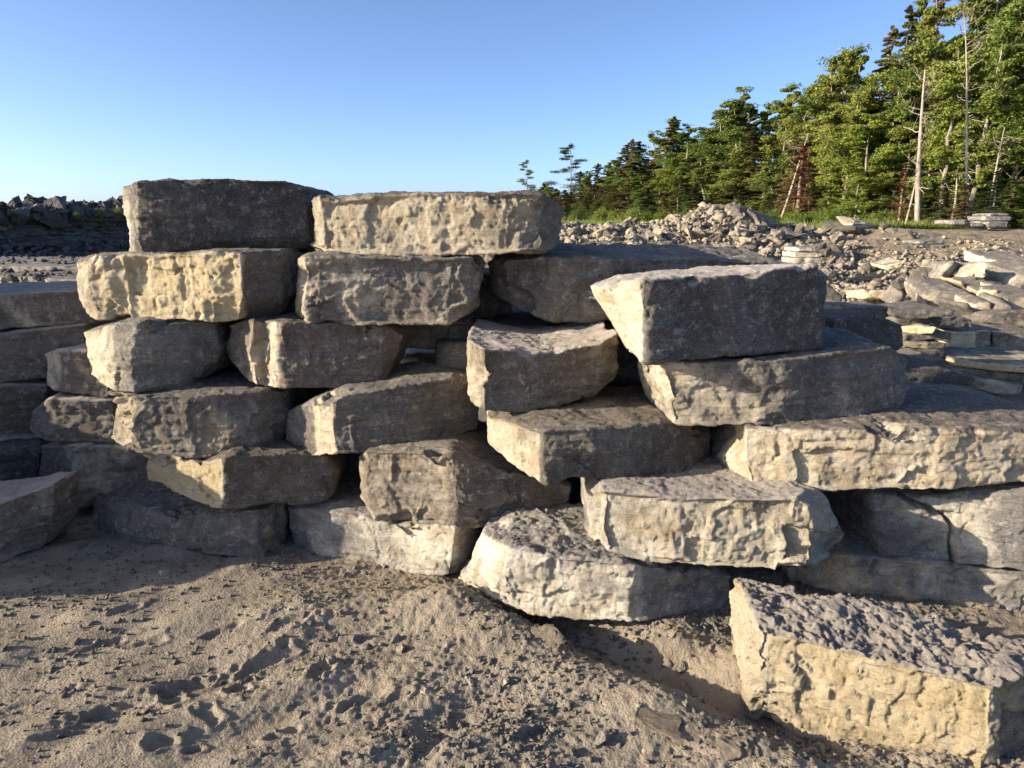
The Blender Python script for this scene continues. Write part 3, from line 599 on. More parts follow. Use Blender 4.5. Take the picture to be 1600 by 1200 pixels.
# --- stones standing left of the picture that throw the shade on its left side
def wblock(label, x0, x1, y0, y1, z0, z1, yaw=0, mat=None, vs=.03, **k):
    c = Vector(((x0 + x1) / 2, (y0 + y1) / 2, 0)); V = []
    for z in (z0, z1):
        for (a, b) in ((x0, y0), (x1, y0), (x1, y1), (x0, y1)):
            d = Matrix.Rotation(R(yaw), 3, 'Z') @ (Vector((a, b, 0)) - c); V.append(np.array((c.x + d.x, c.y + d.y, z)))
    fs = [[0, 3, 2, 1], [4, 5, 6, 7], [0, 1, 5, 4], [1, 2, 6, 5], [2, 3, 7, 6], [3, 0, 4, 7]]
    me, c0 = carve(V, fs, vs, mat or M_ROCK, rough=.9, **k); o = link('stone_block', me); o.location = c0
    return tag(o, label, 'stone block', 'stones stacked left of the picture')
for (x0, x1, y0, y1, z0, z1, yaw, lb) in [
        (-4.6, -3.5, 2.45, 3.2, -.02, .36, 3, 'lowest block of the near stack outside the left edge'), (-4.5, -3.45, 2.5, 3.2, .36, .70, -2, 'middle block of the near stack outside the left edge'),
        (-4.6, -3.5, 2.55, 3.25, .70, 1.02, 2, 'top block of the near stack outside the left edge'),
        (-5.2, -4.0, 3.3, 4.6, -.02, .5, 4, 'lowest block of the tall stack outside the left edge'), (-5.1, -3.9, 3.3, 4.5, .5, 1.0, -3, 'second block of the tall stack outside the left edge'),
        (-5.2, -4.0, 3.35, 4.6, 1.0, 1.5, 2, 'third block of the tall stack outside the left edge'), (-5.1, -4.0, 3.4, 4.5, 1.5, 1.95, 5, 'top block of the tall stack outside the left edge')]:
    wblock(lb, x0, x1, y0, y1, z0, z1, yaw, ochre=.2)

# ------------------------------------------------------------------ middle distance slabs on the right
MD = 'slabs stacked behind the wall on the right'
def slab(label, pts, Y, back, oc=.35, mat=None, grp=MD, vs=.012, yaw=0.0, rough=.8, name='stone_slab', cat='stone slab'):
    """pts: front face, top edge left to right then bottom edge left to right (same count)"""
    n = len(pts) // 2; top, bot = pts[:n], pts[n:]
    x0 = top[0][0]; x1 = top[-1][0]
    cols = []
    for t, b in zip(top, bot):
        f = (t[0] - x0) / max(1, x1 - x0); cols.append((Y + yaw * (f - .5), t, b))
    return block(label, cols, (back, back), mat=mat, name=name, cat=cat, vs=vs, group=grp, kw=dict(ochre=oc, rough=rough, ledge=.8, scale=.55 if Y < 7 and rough < 1 else 1.0, chips=8))
slab('grey slab with a tan left end behind the tilted slab', [(1262, 476), (1318, 478), (1390, 480), (1262, 498), (1318, 500), (1390, 498)], 4.45, 4.75, oc=[(1260, .6), (1312, .6), (1322, .0)])
slab('dark thick block right behind the block carrying the tilted slab', [(1300, 500), (1370, 494), (1410, 508), (1300, 560), (1370, 560), (1416, 545)], 4.1, 4.45, oc=.0, mat=M_DARK, yaw=.2)
slab('thin brown slab topping the stack of slabs', [(1386, 481), (1420, 488), (1494, 484), (1392, 492), (1424, 500), (1490, 494)], 5.2, 5.75, oc=.25, yaw=-.1)
slab('dark slab second in the stack of slabs', [(1400, 496), (1474, 496), (1404, 510), (1474, 509)], 5.25, 5.8, oc=.0, mat=M_DARK)
slab('bright yellow slab in the middle of the stack of slabs', [(1408, 511), (1468, 511), (1410, 522), (1466, 522)], 5.15, 5.7, oc=.9, yaw=-.2)
slab('rough grey slab below the bright yellow one in the stack', [(1412, 522), (1460, 523), (1490, 521), (1414, 533), (1460, 534), (1488, 533)], 5.15, 5.8, oc=.0)
slab('slab with a yellow left half low in the stack of slabs', [(1408, 533), (1450, 536), (1480, 536), (1410, 543), (1450, 546), (1478, 545)], 5.1, 5.7, oc=[(1408, .8), (1445, .7), (1455, 0)])
slab('dark slab near the foot of the stack of slabs', [(1402, 545), (1478, 546), (1402, 562), (1478, 558)], 5.1, 5.8, oc=.0, mat=M_DARK)
slab('flat grey slab under the stack of slabs', [(1380, 566), (1480, 562), (1380, 585), (1480, 582)], 4.7, 5.5, oc=.1)
slab('dark block lying on the broad dark top at the right', [(1412, 577), (1470, 576), (1524, 590), (1412, 606), (1470, 610), (1520, 606)], 3.9, 4.5, oc=.0, mat=M_DARK)
slab('wide rough topped slab with a cream front at the right edge', [(1486, 559), (1540, 566), (1620, 571), (1700, 574), (1486, 571), (1540, 578), (1620, 585), (1700, 588)], 4.9, 5.6, oc=.75, yaw=-.25)
slab('grey brown slab under the cream fronted slab', [(1468, 562), (1530, 577), (1620, 586), (1700, 590), (1474, 578), (1530, 592), (1620, 602), (1700, 604)], 4.95, 5.7, oc=.35, yaw=-.25)
slab('lowest tan slab under the cream fronted slab', [(1520, 590), (1570, 598), (1600, 601), (1520, 606), (1570, 618), (1598, 616)], 4.85, 5.6, oc=.4)
slab('tan block with a dark right end behind the cream fronted slab', [(1478, 517), (1524, 520), (1550, 517), (1482, 543), (1524, 546), (1550, 540)], 5.9, 6.5, oc=[(1478, .7), (1522, .7), (1528, .1)])
slab('rough grey boulder block at the right edge beside the tan block', [(1552, 521), (1590, 519), (1640, 521), (1552, 545), (1590, 550), (1640, 550)], 5.9, 6.5, oc=.35, rough=.9)
slab('dark rough slab just right of the stack of slabs', [(1462, 498), (1490, 494), (1522, 500), (1462, 511), (1490, 514), (1520, 512)], 5.9, 6.4, oc=.0, mat=M_DARK, rough=.9)
PL = 'broken slabs heaped on the right'; rh = random.Random(4)
def hp(label, pts, Y, dep=.5, oc=.3, yaw=0.0, mat=None, rough=.6):
    o = slab(label, pts, Y, Y + dep, oc=oc, mat=mat, grp=PL, vs=.018, yaw=yaw, rough=rough, name='broken_slab', cat='broken slab')
    o.rotation_euler = (R(rh.uniform(-9, 12)), R(rh.uniform(-7, 7)), R(rh.uniform(-14, 6))); return o
hp('dark upright block left of the heap, beside the tilted slab', [(1272, 440), (1296, 440), (1322, 468), (1272, 480), (1296, 480), (1322, 478)], 6.6, .6, 0, mat=M_DARK)
hp('long yellow slab lying at the foot of the slope', [(1358, 456), (1404, 460), (1360, 470), (1402, 474)], 8.2, .7, .7)
hp('narrow wedge of rock standing on end', [(1404, 451), (1412, 452), (1394, 478), (1414, 480)], 7.6, .3, .1)
hp('grey slab leaning left against the big broken slab', [(1500, 412), (1512, 416), (1466, 446), (1484, 450)], 8.4, .6, .25, yaw=.2)
hp('big broken slab with a sunlit sloping face on top of the heap', [(1504, 424), (1536, 414), (1562, 418), (1497, 430), (1530, 448), (1556, 440)], 8.2, .8, .35, yaw=-.3)
hp('squared block at the upper right edge of the heap', [(1560, 407), (1586, 405), (1640, 403), (1562, 424), (1586, 426), (1640, 422)], 8.8, .8, [(1560, .6), (1584, .6), (1590, .05)])
hp('broad grey slab in the middle of the heap', [(1452, 452), (1476, 447), (1530, 452), (1456, 476), (1490, 480), (1526, 476)], 7.6, .7, .3, yaw=-.2)
hp('thin cream slab under the big broken slab', [(1496, 436), (1528, 452), (1498, 442), (1524, 458)], 7.9, .5, .7)
hp('flat pale slab right of the middle of the heap', [(1530, 446), (1576, 444), (1534, 460), (1574, 458)], 7.7, .6, .5)
hp('rounded pale boulder in the hollow of the heap', [(1528, 474), (1544, 466), (1560, 470), (1530, 490), (1544, 498), (1556, 490)], 6.9, .5, .55)
hp('slab slanting down left of the round pale boulder', [(1504, 474), (1514, 470), (1526, 498), (1546, 512)], 6.7, .4, .15)
hp('long dark slab slanting right of the round pale boulder', [(1574, 468), (1590, 472), (1548, 502), (1566, 508)], 6.8, .5, .1)
hp('large slab rising at the right edge of the heap', [(1604, 424), (1660, 420), (1572, 452), (1660, 454)], 8.0, .8, .35)
hp('cream block below the rising slab at the right edge', [(1570, 452), (1586, 450), (1572, 466), (1586, 468)], 7.4, .5, .75)
hp('grey brown block at the right edge of the heap', [(1586, 460), (1640, 458), (1584, 492), (1640, 494)], 7.0, .7, .3)
hp('small cream wedge left of the round pale boulder', [(1556, 456), (1566, 454), (1552, 468), (1570, 470)], 7.2, .4, .75)
hp('coarse dark brown boulder in front of the heap at the right edge', [(1560, 500), (1590, 493), (1650, 492), (1548, 514), (1590, 520), (1650, 520)], 6.3, .6, .2, rough=1.2)
hp('flat yellow slab lying alone on the slope', [(1386, 416), (1420, 406), (1390, 421), (1412, 417)], 13.5, .8, .9)
FARG = 'pale blocks stacked by the slope'
for lb, pts, Y, oc in [('pale block on top of the far cream stack', [(1244, 387), (1274, 386), (1246, 393), (1274, 394)], 15, .6), ('wide cream block in the far cream stack', [(1240, 394), (1282, 394), (1241, 402), (1282, 403)], 15, .7),
        ('lowest block of the far cream stack', [(1238, 403), (1286, 403), (1240, 412), (1286, 412)], 14.9, .65),
        ('long grey slab lying flat on the gravel slope', [(1434, 376), (1478, 374), (1435, 382), (1478, 382)], 17, .3)]:
    slab(lb, pts, Y, Y + .8, oc=oc, mat=M_PALE, grp=FARG, vs=.04, rough=1.2)
FS = 'flat slabs stacked by the far track'
for lb, a, b, t, bt in [('grey top slab of the far stack by the trees', 1546, 1580, 333, 338), ('middle slab of the far stack by the trees', 1538, 1584, 338, 345), ('sunlit bottom slab of the far stack by the trees', 1541, 1578, 345, 356),
        ('low flat slab left of the far stack by the trees', 1484, 1514, 344, 351), ('pale ledge slab beside the low flat slab', 1516, 1540, 348, 355)]:
    slab(lb, [(a, t), (b, t), (a + 1, bt), (b - 1, bt)], 27.0, 28.2, oc=.3, mat=M_PALE, grp=FS, vs=.07, rough=1.5)

for o in COL.objects:
    if o.get('group') in (FARG, FS): o.color = (.66, .63, .58, 1)

# ------------------------------------------------------------------ quarry face on the left, ledges
def quarry_face():
    P0 = np.array([-26., 16.7]); P1 = np.array([-4., 47.4]); n = int(900 / QUICK); m = int(110 / QUICK)
    s = np.linspace(0, 1, n); t = np.linspace(-.1, 1, m); S, T = np.meshgrid(s, t)
    x = P0[0] + (P1[0] - P0[0]) * S; y = P0[1] + (P1[1] - P0[1]) * S; z = T * 1.95
    P = np.stack([x, y, z], -1).reshape(-1, 3)
    stp = vnoise(np.stack([P[:, 0] * .15, P[:, 1] * .15, P[:, 2] * 3.3], 1)); 
    back = T.ravel() * 1.0 + .35 * np.sign(stp) * np.abs(stp) ** .4 + .25 * fbm(P * .8, 3) + .22 * facet(P * np.array([1.6, 1.6, 4.5]), 5) + .08 * facet(P * np.array([5, 5, 12]), 6)
    P[:, 0] -= back * .81; P[:, 1] += back * .58
    i = np.arange(n * m).reshape(m, n); q = np.stack([i[:-1, :-1], i[:-1, 1:], i[1:, 1:], i[1:, :-1]], -1).reshape(-1, 4)
    tag(link('quarry_face', mesh_np('quarry_face', P, q, [M_STRATA], False)), kind='structure')
quarry_face()
for (lb, x0, x1, y0, y1, z0, z1) in [('rock_ledge', -24, -6, 17.6, 20.5, -.1, .50), ('rock_ledge', -11.2, -4, 14.2, 17.0, -.1, .40), ('rock_ledge', -22, -11.6, 14.6, 17.0, -.1, .36)]:
    V = [np.array(p) for z in (z0, z1) for p in ((x0, y0 + 1.2, z), (x1, y0 - 1.8, z), (x1, y1, z), (x0, y1 + 1, z))]
    me, c0 = carve(V, [[0, 3, 2, 1], [4, 5, 6, 7], [0, 1, 5, 4], [1, 2, 6, 5], [2, 3, 7, 6], [3, 0, 4, 7]], .05, M_ROCK, rough=1.0, ochre=.3, scale=1.6)
    o = link('rock_ledge', me); o.location = c0; tag(o, kind='structure')

# ------------------------------------------------------------------ rubble
rnd = random.Random(11)
def hull_rock(seed, flat, mat, sub=1, nm='rock'):
    r = random.Random(seed); bm = bmesh.new()
    for _ in range(13):
        v = Vector((r.uniform(-1, 1), r.uniform(-.75, .75), r.uniform(-1, 1) * flat))
        # push to a box-like shape
        m_ = max(abs(v.x), abs(v.y) / .75, abs(v.z) / flat); v = v / m_ * r.uniform(.8, 1) if m_ > 0 else v
        bm.verts.new(v * .5)
    res = bmesh.ops.convex_hull(bm, input=bm.verts); 
    bmesh.ops.delete(bm, geom=[g for g in res['geom_interior'] if isinstance(g, bmesh.types.BMVert)], context='VERTS')
    bmesh.ops.dissolve_limit(bm, angle_limit=R(12), verts=bm.verts, edges=bm.edges)
    bmesh.ops.triangulate(bm, faces=bm.faces)
    if sub:
        bmesh.ops.subdivide_edges(bm, edges=bm.edges, cuts=3 * sub, use_grid_fill=True); bmesh.ops.triangulate(bm, faces=bm.faces)
        P = np.array([v.co[:] for v in bm.verts]); h = .05 * fbm(P * 3 + seed, 3) + .05 * facet(P * 5 + seed, 1)
        bm.normal_update()
        for v, k in zip(bm.verts, h): v.co += v.normal * float(k)
    me = bpy.data.meshes.new(nm); bm.to_mesh(me); bm.free(); me.materials.append(mat); return me
RV = [hull_rock(k, (.32, .5, .7)[k % 3], M_RUB) for k in range(12)]
RVD = [hull_rock(40 + k, (.5, .7, .85)[k % 3], M_RUB_SHADE) for k in range(9)]
def put_rock(me, x, y, z, s, label, group, name='rubble_stone', tilt=.5):
    o = link(name, me); o.location = (x, y, z); o.scale = (s * rnd.uniform(.8, 1.3), s, s * rnd.uniform(.75, 1.2))
    o.rotation_euler = (rnd.gauss(0, tilt), rnd.gauss(0, tilt), rnd.uniform(0, 6.3)); return tag(o, label, 'rubble stone', group)
def rockmass(name, items, protos, mat, kind='stuff'):
    """many small chips as one object; items: (x,y,z,s)"""
    PV = [];
    for me in protos:
        v = np.empty(len(me.vertices) * 3, dtype=np.float32); me.vertices.foreach_get('co', v); v = v.reshape(-1, 3)
        f = np.array([p.vertices[:] for p in me.polygons], dtype=np.int32); PV.append((v, f))
    Vs, Fs, off = [], [], 0; it = np.array(items); r = np.random.RandomState(5); N = len(it)
    pid = r.randint(0, len(PV), N)
    for k, (v, f) in enumerate(PV):
        sel = it[pid == k]; n = len(sel)
        if not n: continue
        a = r.rand(n) * 6.283; tx = r.randn(n) * .45; ty = r.randn(n) * .45
        ca, sa, cx, sx_, cy, sy = np.cos(a), np.sin(a), np.cos(tx), np.sin(tx), np.cos(ty), np.sin(ty); O = np.zeros(n); I = np.ones(n)
        Rz = np.stack([ca, -sa, O, sa, ca, O, O, O, I], 1).reshape(n, 3, 3); Rx = np.stack([I, O, O, O, cx, -sx_, O, sx_, cx], 1).reshape(n, 3, 3); Ry = np.stack([cy, O, sy, O, I, O, -sy, O, cy], 1).reshape(n, 3, 3)
        M = Rx @ Ry @ Rz; sc_ = sel[:, 3][:, None, None] * (r.rand(n, 1, 3) * .6 + .7)
        W_ = np.einsum('nij,nvj->nvi', M, v[None] * sc_) + sel[:, None, :3]
        Vs.append(W_.reshape(-1, 3)); Fs.append((f[None] + (np.arange(n) * len(v))[:, None, None] + off).reshape(-1, 3)); off += n * len(v)
    return tag(link(name, mesh_np(name, np.concatenate(Vs), np.concatenate(Fs), [mat], False)), kind=kind)
CH = [hull_rock(80 + k, (.35, .5, .75)[k % 3], M_RUB, 0) for k in range(8)]
# band of rubble before the trees: pick places in the ground, the large ones as stones of their own
def band(n, region, smin, smax, y0=8, k=1.0):
    out = []
    for _ in range(n):
        px, py = region(); h = hit(px, py, y0)
        if h: 
            s = smin * (smax / smin) ** (rnd.random() ** 2.2) * k; out.append((h[0], h[1], h[2] + s * .12, s))
    return out
def reg_c():
    px = rnd.uniform(855, 1330); t = np.interp(px, [860, 940, 975, 1010, 1060, 1110, 1160, 1210, 1260, 1330], [352, 352, 345, 348, 330, 320, 335, 352, 356, 358])
    return px, rnd.uniform(t, 402)
def reg_r():
    px = rnd.uniform(1280, 1600); return px, rnd.uniform(np.interp(px, [1280, 1390, 1450, 1600], [352, 352, 372, 378]), 470)
def reg_f(): return rnd.uniform(1285, 1500), rnd.uniform(400, 475)
items = []
big = sorted(band(700, reg_c, .15, .60), key=lambda a: -a[3])
for x, y, z, s in big[:165]:
    qx = x / y; zone = 'left of the rubble mound' if qx < .21 else 'on the rubble mound' if qx < .37 else 'right of the rubble mound'
    put_rock(rnd.choice(RV), x, y, z, s, '%s angular stone in the sunlit rubble %s' % ('large pale' if s > .42 else 'middling pale' if s > .3 else 'smaller pale', zone), 'rubble stones ' + zone)
items += big[165:]
items += band(4200, reg_c, .06, .22)
sl = sorted(band(260, reg_f, .10, .40) + band(200, reg_r, .08, .30), key=lambda a: -a[3])
for x, y, z, s in sl[:50]:
    put_rock(rnd.choice(RV), x, y, z, s, 'tan stone half sunk in the gravel slope on the right', 'stones lying on the gravel slope')
items += sl[50:]
items += band(1100, reg_r, .03, .12) + band(1300, reg_f, .04, .16)
hs = []
for q in range(60):
    px, py = rnd.uniform(1440, 1600), rnd.uniform(412, 520); h = hit(px, py, 5.2)
    if h and h[1] < 12:
        s_ = rnd.uniform(.16, .46); hs.append(put_rock(rnd.choice(RV), h[0], h[1], h[2] + s_ * .2, s_, 'angular stone wedged between the broken slabs of the heap on the right', 'stones between the heaped slabs'))
for (px, py, s) in [(1360, 352, 1.1), (1338, 358, 1.2), (1375, 350, 1.2), (1322, 366, 1.1), (1395, 352, .9), (1415, 348, .8), (1430, 350, .8), (1300, 360, .9)]:
    h = hit(px, py + 3)
    if h:
        o = put_rock(RV[(px // 7) % 12], h[0], h[1], h[2] + .1, s, 'long pale slab leaning at the top of the rubble near the tree foot', 'large slabs at the top of the rubble', 'rubble_slab', .35); o.scale.z *= .5
items = [i_ for i_ in items]
rockmass('rubble_chips', items, CH, M_RUB)
# left: rubble crowning the quarry face
def on_face(px, lift, dback):
    u = (px - 800) / F; v = (600 - 320) / F; k = u / (cP + v * sP)       # x = k*y ; face line (x+21)*.81-(y-24)*.58 = -dback
    y = (-dback - 17.01 - 13.92) / (k * .81 - .58); return k * y, y, lift
for j in range(110):
    px = rnd.uniform(-30, 215); b = rnd.uniform(.3, 3.0); x, y, _ = on_face(px, 0, b)
    s = rnd.uniform(.4, .85) * (1.25 if j % 5 == 0 else 1)
    put_rock(rnd.choice(RVD), x, y, 1.65 + .14 * b + rnd.uniform(-.25, .25), s, '%s rubble stone on the quarry face, %s' % ('large dark' if s > .8 else 'dark' if s > .6 else 'small dark', 'at the left edge of the picture' if px < 50 else 'halfway to the top dark block' if px < 120 else 'nearest the top dark block'), 'rubble on the quarry face', tilt=.45)
it = []
for j in range(700):
    px = rnd.uniform(-60, 240); b = rnd.uniform(-2.2, 1.2) if j % 3 else rnd.uniform(-2.4, -1.2)
    x, y, _ = on_face(px, 0, b); zz = (1.95 * min(1, max(0, (b + .1))) if b > 0 else max(0, .55 + b * .28)) ; it.append((x, y, zz + rnd.uniform(0, .1), rnd.uniform(.06, .28)))
for j in range(1100):
    y = rnd.uniform(14.3, 26); x = -y * rnd.uniform(.50, .80)
    zz = .50 if 17.4 < y < 20.5 else .40 if 14.5 < y < 17 else .0
    it.append((x, y, zz, .05 * 5 ** (rnd.random() ** 2)))
rockmass('quarry_scree', it, CH, M_RUB_SHADE)
# ------------------------------------------------------------------ near gravel and stones on the dirt
PB = [hull_rock(120 + k, (.45, .6, .8)[k % 3], M_PEB, 0) for k in range(10)]
peb = []; N = int(95000)
pr = np.random.RandomState(3)
xs = pr.uniform(-2.6, 2.2, N); ys = pr.uniform(1.45, 4.2, N) 
dens = .25 + .75 * sstep(xs + .5 * fbm(np.stack([xs * 1.3, ys * 1.3, xs * 0], 1), 3), -1.1, -.1)
keep = pr.rand(N) < dens * np.clip(.5 + .8 * fbm(np.stack([xs * 3, ys * 3, xs * 0 + 4], 1), 2), .1, 1)
xs, ys = xs[keep], ys[keep]; zs = height(xs, ys); sz = .0034 * (8.5 ** (pr.rand(len(xs)) ** 2.8))
rockmass('gravel', np.stack([xs, ys, zs + sz * .15, sz], 1), PB, M_PEB)
def stone_on(px, py, s, label, mesh_seed, flat=.5, rot=0, name='loose_stone', group=None, sz=1.0, tx=0.0, mat=M_PEB):
    x, y = gp(px, py); z = float(height(np.array([x]), np.array([y]))[0])
    me = hull_rock(mesh_seed, flat, mat, 2); o = link(name, me); o.location = (x, y, z + s * flat * .12); o.scale = (s, s, s * sz); o.rotation_euler = (tx, .1, rot)
    return tag(o, label, 'loose stone', group)
M_STN = rock_mat('loose_brown_stone', (.33, .27, .20), (.46, .37, .26), (.50, .42, .31), attr=False, sc=1.5, scratch=.2)
stone_on(855, 1018, .15, 'flat brown stone tipped up in the shaded hollow', 201, .28, -.9, tx=.5, mat=M_STN)
stone_on(1052, 1046, .16, 'rounded sandy stone half buried below the pale rough stone', 202, .5, .3, sz=.7, mat=M_STN)
stone_on(1028, 1140, .17, 'long thin slab half buried in the dirt hollow', 203, .12, -.5, sz=.5, tx=.05, mat=M_STN)
stone_on(1152, 1186, .12, 'grey flat stone at the bottom edge left of the foreground stone', 204, .3, .3, tx=.2, mat=M_STN)
stone_on(1140, 942, .10, 'grey chip against the foot of the foreground stone', 205, .5, 1)
stone_on(258, 903, .05, 'small pale stone on the lit crest of the dirt', 206, .8, .4)
stone_on(620, 1004, .06, 'grey stone left of the shaded hollow', 207, .7, .4)
stone_on(628, 1016, .05, 'small grey stone just below another left of the hollow', 208, .7, 2.4)
stone_on(130, 815, .07, 'thin flake on the shaded dirt by the bottom left stone', 209, .25, .2, mat=M_STN)
stone_on(560, 1003, .045, 'small dark stone on the rough dirt in the middle', 210, .8, 1.4)
stone_on(940, 1165, .07, 'angular pebble on the rough dirt at the bottom', 211, .8, .4)
stone_on(1068, 1017, .045, 'white pebble above the rounded sandy stone', 212, .8, .4)
for q in range(46):
    px = rnd.uniform(150, 1140); py = float(np.interp(px, [150, 300, 420, 560, 700, 720, 860, 1140], [856, 876, 884, 900, 912, 930, 982, 990])) + rnd.uniform(-4, 16)
    stone_on(px, py, rnd.uniform(.014, .05), 'small chip of stone lying at the foot of the wall', 260 + q % 10, .5, rnd.uniform(0, 6), name='stone_chip', group='chips at the foot of the wall', mat=M_STN)
for k in range(60):
    px = rnd.uniform(430, 1290); py = rnd.uniform(965, 1195)
    if px > 1120 and py < 1120 + (px - 1120) * .45: continue
    stone_on(px, py, rnd.uniform(.016, .042), 'small angular pebble lying on the sunlit gravelly dirt', 220 + k % 14, .65, rnd.uniform(0, 6), name='pebble', group='larger pebbles on the dirt')

# ------------------------------------------------------------------ vegetation
def tube(V, Fc, pts, rad, k=5):
    base = len(V); pts = [Vector(p) for p in pts]
    for i_, p in enumerate(pts):
        d = (pts[min(i_ + 1, len(pts) - 1)] - pts[max(i_ - 1, 0)]); d = d.normalized() if d.length > 1e-6 else Vector((0, 0, 1))
        a = d.orthogonal().normalized(); b = d.cross(a)
        for j in range(k):
            t = 6.2832 * j / k; V.append(p + (a * math.cos(t) + b * math.sin(t)) * rad[i_])
    for i_ in range(len(pts) - 1):
        for j in range(k):
            Fc.append((base + i_ * k + j, base + i_ * k + (j + 1) % k, base + (i_ + 1) * k + (j + 1) % k, base + (i_ + 1) * k + j))
def leaves(C, N, size, aspect, r, droop=0.0):
    """C centres, N preferred normals -> quads"""
    n = len(C); a = r.randn(n, 3); a -= (a * N).sum(1)[:, None] * N; a /= np.linalg.norm(a, axis=1)[:, None] + 1e-9; b = np.cross(N, a)
    s = size * (.6 + .8 * r.rand(n))[:, None]; a = a * s; b = b * s * aspect
    V = np.stack([C - a, C - b * .8 - N * s * droop, C + a, C + b * .8 - N * s * droop], 1).reshape(-1, 3)
    return V, np.arange(4 * n).reshape(n, 4)
def unit(r, n):
    v = r.randn(n, 3); return v / np.linalg.norm(v, axis=1)[:, None]
def arr(V): return np.array([v[:] for v in V], dtype=np.float32)
def broadleaf(seed, H, crown0, width, nl, sparse=1.0, leafm=None, lsize=.085, barkm=None, stems=1):
    r = np.random.RandomState(seed); V, Fc = [], []; tips = []
    for s_ in range(stems):
        lean = r.randn(2) * .05 * H; x, y = (r.randn(2) * .25 if stems > 1 else (0, 0)); pts = []; rad = []
        for i_ in range(9):
            t = i_ / 8; pts.append(Vector((x + lean[0] * t + r.randn() * .05 * H * .12, y + lean[1] * t + r.randn() * .05 * H * .12, t * H * .93))); rad.append(.012 * H * (1 - t) ** .8 + .015)
        tube(V, Fc, pts, rad, 7)
        nb = int(22 / stems * 1.2)
        for b in range(nb):
            t = crown0 + (1 - crown0) * (b + r.rand()) / nb; i_ = min(7, int(t * 8)); p0 = pts[i_].lerp(pts[i_ + 1], t * 8 - i_)
            az = r.rand() * 6.283; prof = math.sin(math.pi * min(1, .12 + .88 * (t - crown0) / (1 - crown0)) ** .8) ** .7
            ln = width * (.35 + .75 * r.rand()) * max(.25, prof)
            up = .35 + .5 * r.rand(); d = Vector((math.cos(az), math.sin(az), up)).normalized(); p = p0; bp = [p]; 
            for k in range(4):
                d = (d + Vector(r.randn(3) * .22) + Vector((0, 0, .06))).normalized(); p = p + d * ln / 4; bp.append(p)
                if k >= 1: tips.append((p, ln * .24))
                for q in range(2 if k else 1):
                    d2 = (d + Vector(r.randn(3) * .8)).normalized(); e = p + d2 * ln * .28; tube(V, Fc, [p, (p + e) / 2 + Vector(r.randn(3) * .03), e], [.014, .009, .004], 3); tips.append((e, ln * .20))
            tube(V, Fc, bp, [.030 * (1 - .8 * k / 4) * (ln / 2) ** .5 + .004 for k in range(5)], 4)
        tips.append((pts[-1], width * .25))
    T = np.array([t[0][:] for t in tips]); Rr = np.array([t[1] for t in tips]); k = r.rand(len(T)) < sparse; T, Rr = T[k], Rr[k]
    c = r.randint(0, len(T), nl); off = unit(r, nl) * (r.rand(nl) ** .45)[:, None] * np.array([1, 1, .42]); C = T[c] + off * (Rr[c] * .95 + .10)[:, None]
    N = unit(r, nl) * .75 + off * .6 + np.array([0, 0, .55]); N /= np.linalg.norm(N, axis=1)[:, None]
    LV, LF = leaves(C, N, lsize, .6, r)
    return mesh_np('trunk', arr(V), np.array(Fc), [barkm or M_BARK]), mesh_np('crown', LV, LF, [leafm or M_LEAF], False)
def conifer(seed, H, w0, nl, leafm, crown0=.08, lsize=.10, dens=1.0, gap=0.0, taper=.85, barkm=None, droop=.25):
    r = np.random.RandomState(seed); V, Fc = [], []; tube(V, Fc, [(0, 0, 0), (r.randn() * .02 * H, r.randn() * .02 * H, H * .5), (0, 0, H)], [.012 * H + .03, .008 * H, .008], 6)
    C, N = [], []; nb = int(H * 11 * dens); 
    per = max(6, nl // nb)
    for b in range(nb):
        t = crown0 + (1 - crown0) * ((b + r.rand()) / nb); z = t * H; az = r.rand() * 6.283
        ln = w0 * ((1 - t) / (1 - crown0)) ** taper * (.65 + .5 * r.rand()) + .08
        if gap and r.rand() < gap: ln *= .35
        d = np.array([math.cos(az), math.sin(az), .10 - droop * r.rand()]); p0 = np.array([0, 0, z]); s = np.linspace(0, 1, 4)
        tube(V, Fc, [tuple(p0 + d * ln * q + np.array([0, 0, -.12 * ln * q * q])) for q in s], [.018, .012, .008, .003], 3)
        m = per; q = r.rand(m) ** .7; side = np.array([-d[1], d[0], 0]); wv = (1 - q * .6) * ln * .30
        c = p0 + d * (ln * q)[:, None] + side * (r.uniform(-1, 1, m) * wv)[:, None] + np.stack([q * 0, q * 0, -.12 * ln * q * q - .05 * r.rand(m) * ln], 1) + r.randn(m, 3) * .03
        C.append(c); n_ = unit(r, m) * .55 + np.array([d[0] * .25, d[1] * .25, .8]); N.append(n_ / np.linalg.norm(n_, axis=1)[:, None])
    C = np.concatenate(C); N = np.concatenate(N); LV, LF = leaves(C, N, lsize, .35, r, .3)
    return mesh_np('trunk', arr(V), np.array(Fc), [barkm or M_BARK]), mesh_np('crown', LV, LF, [leafm], False)
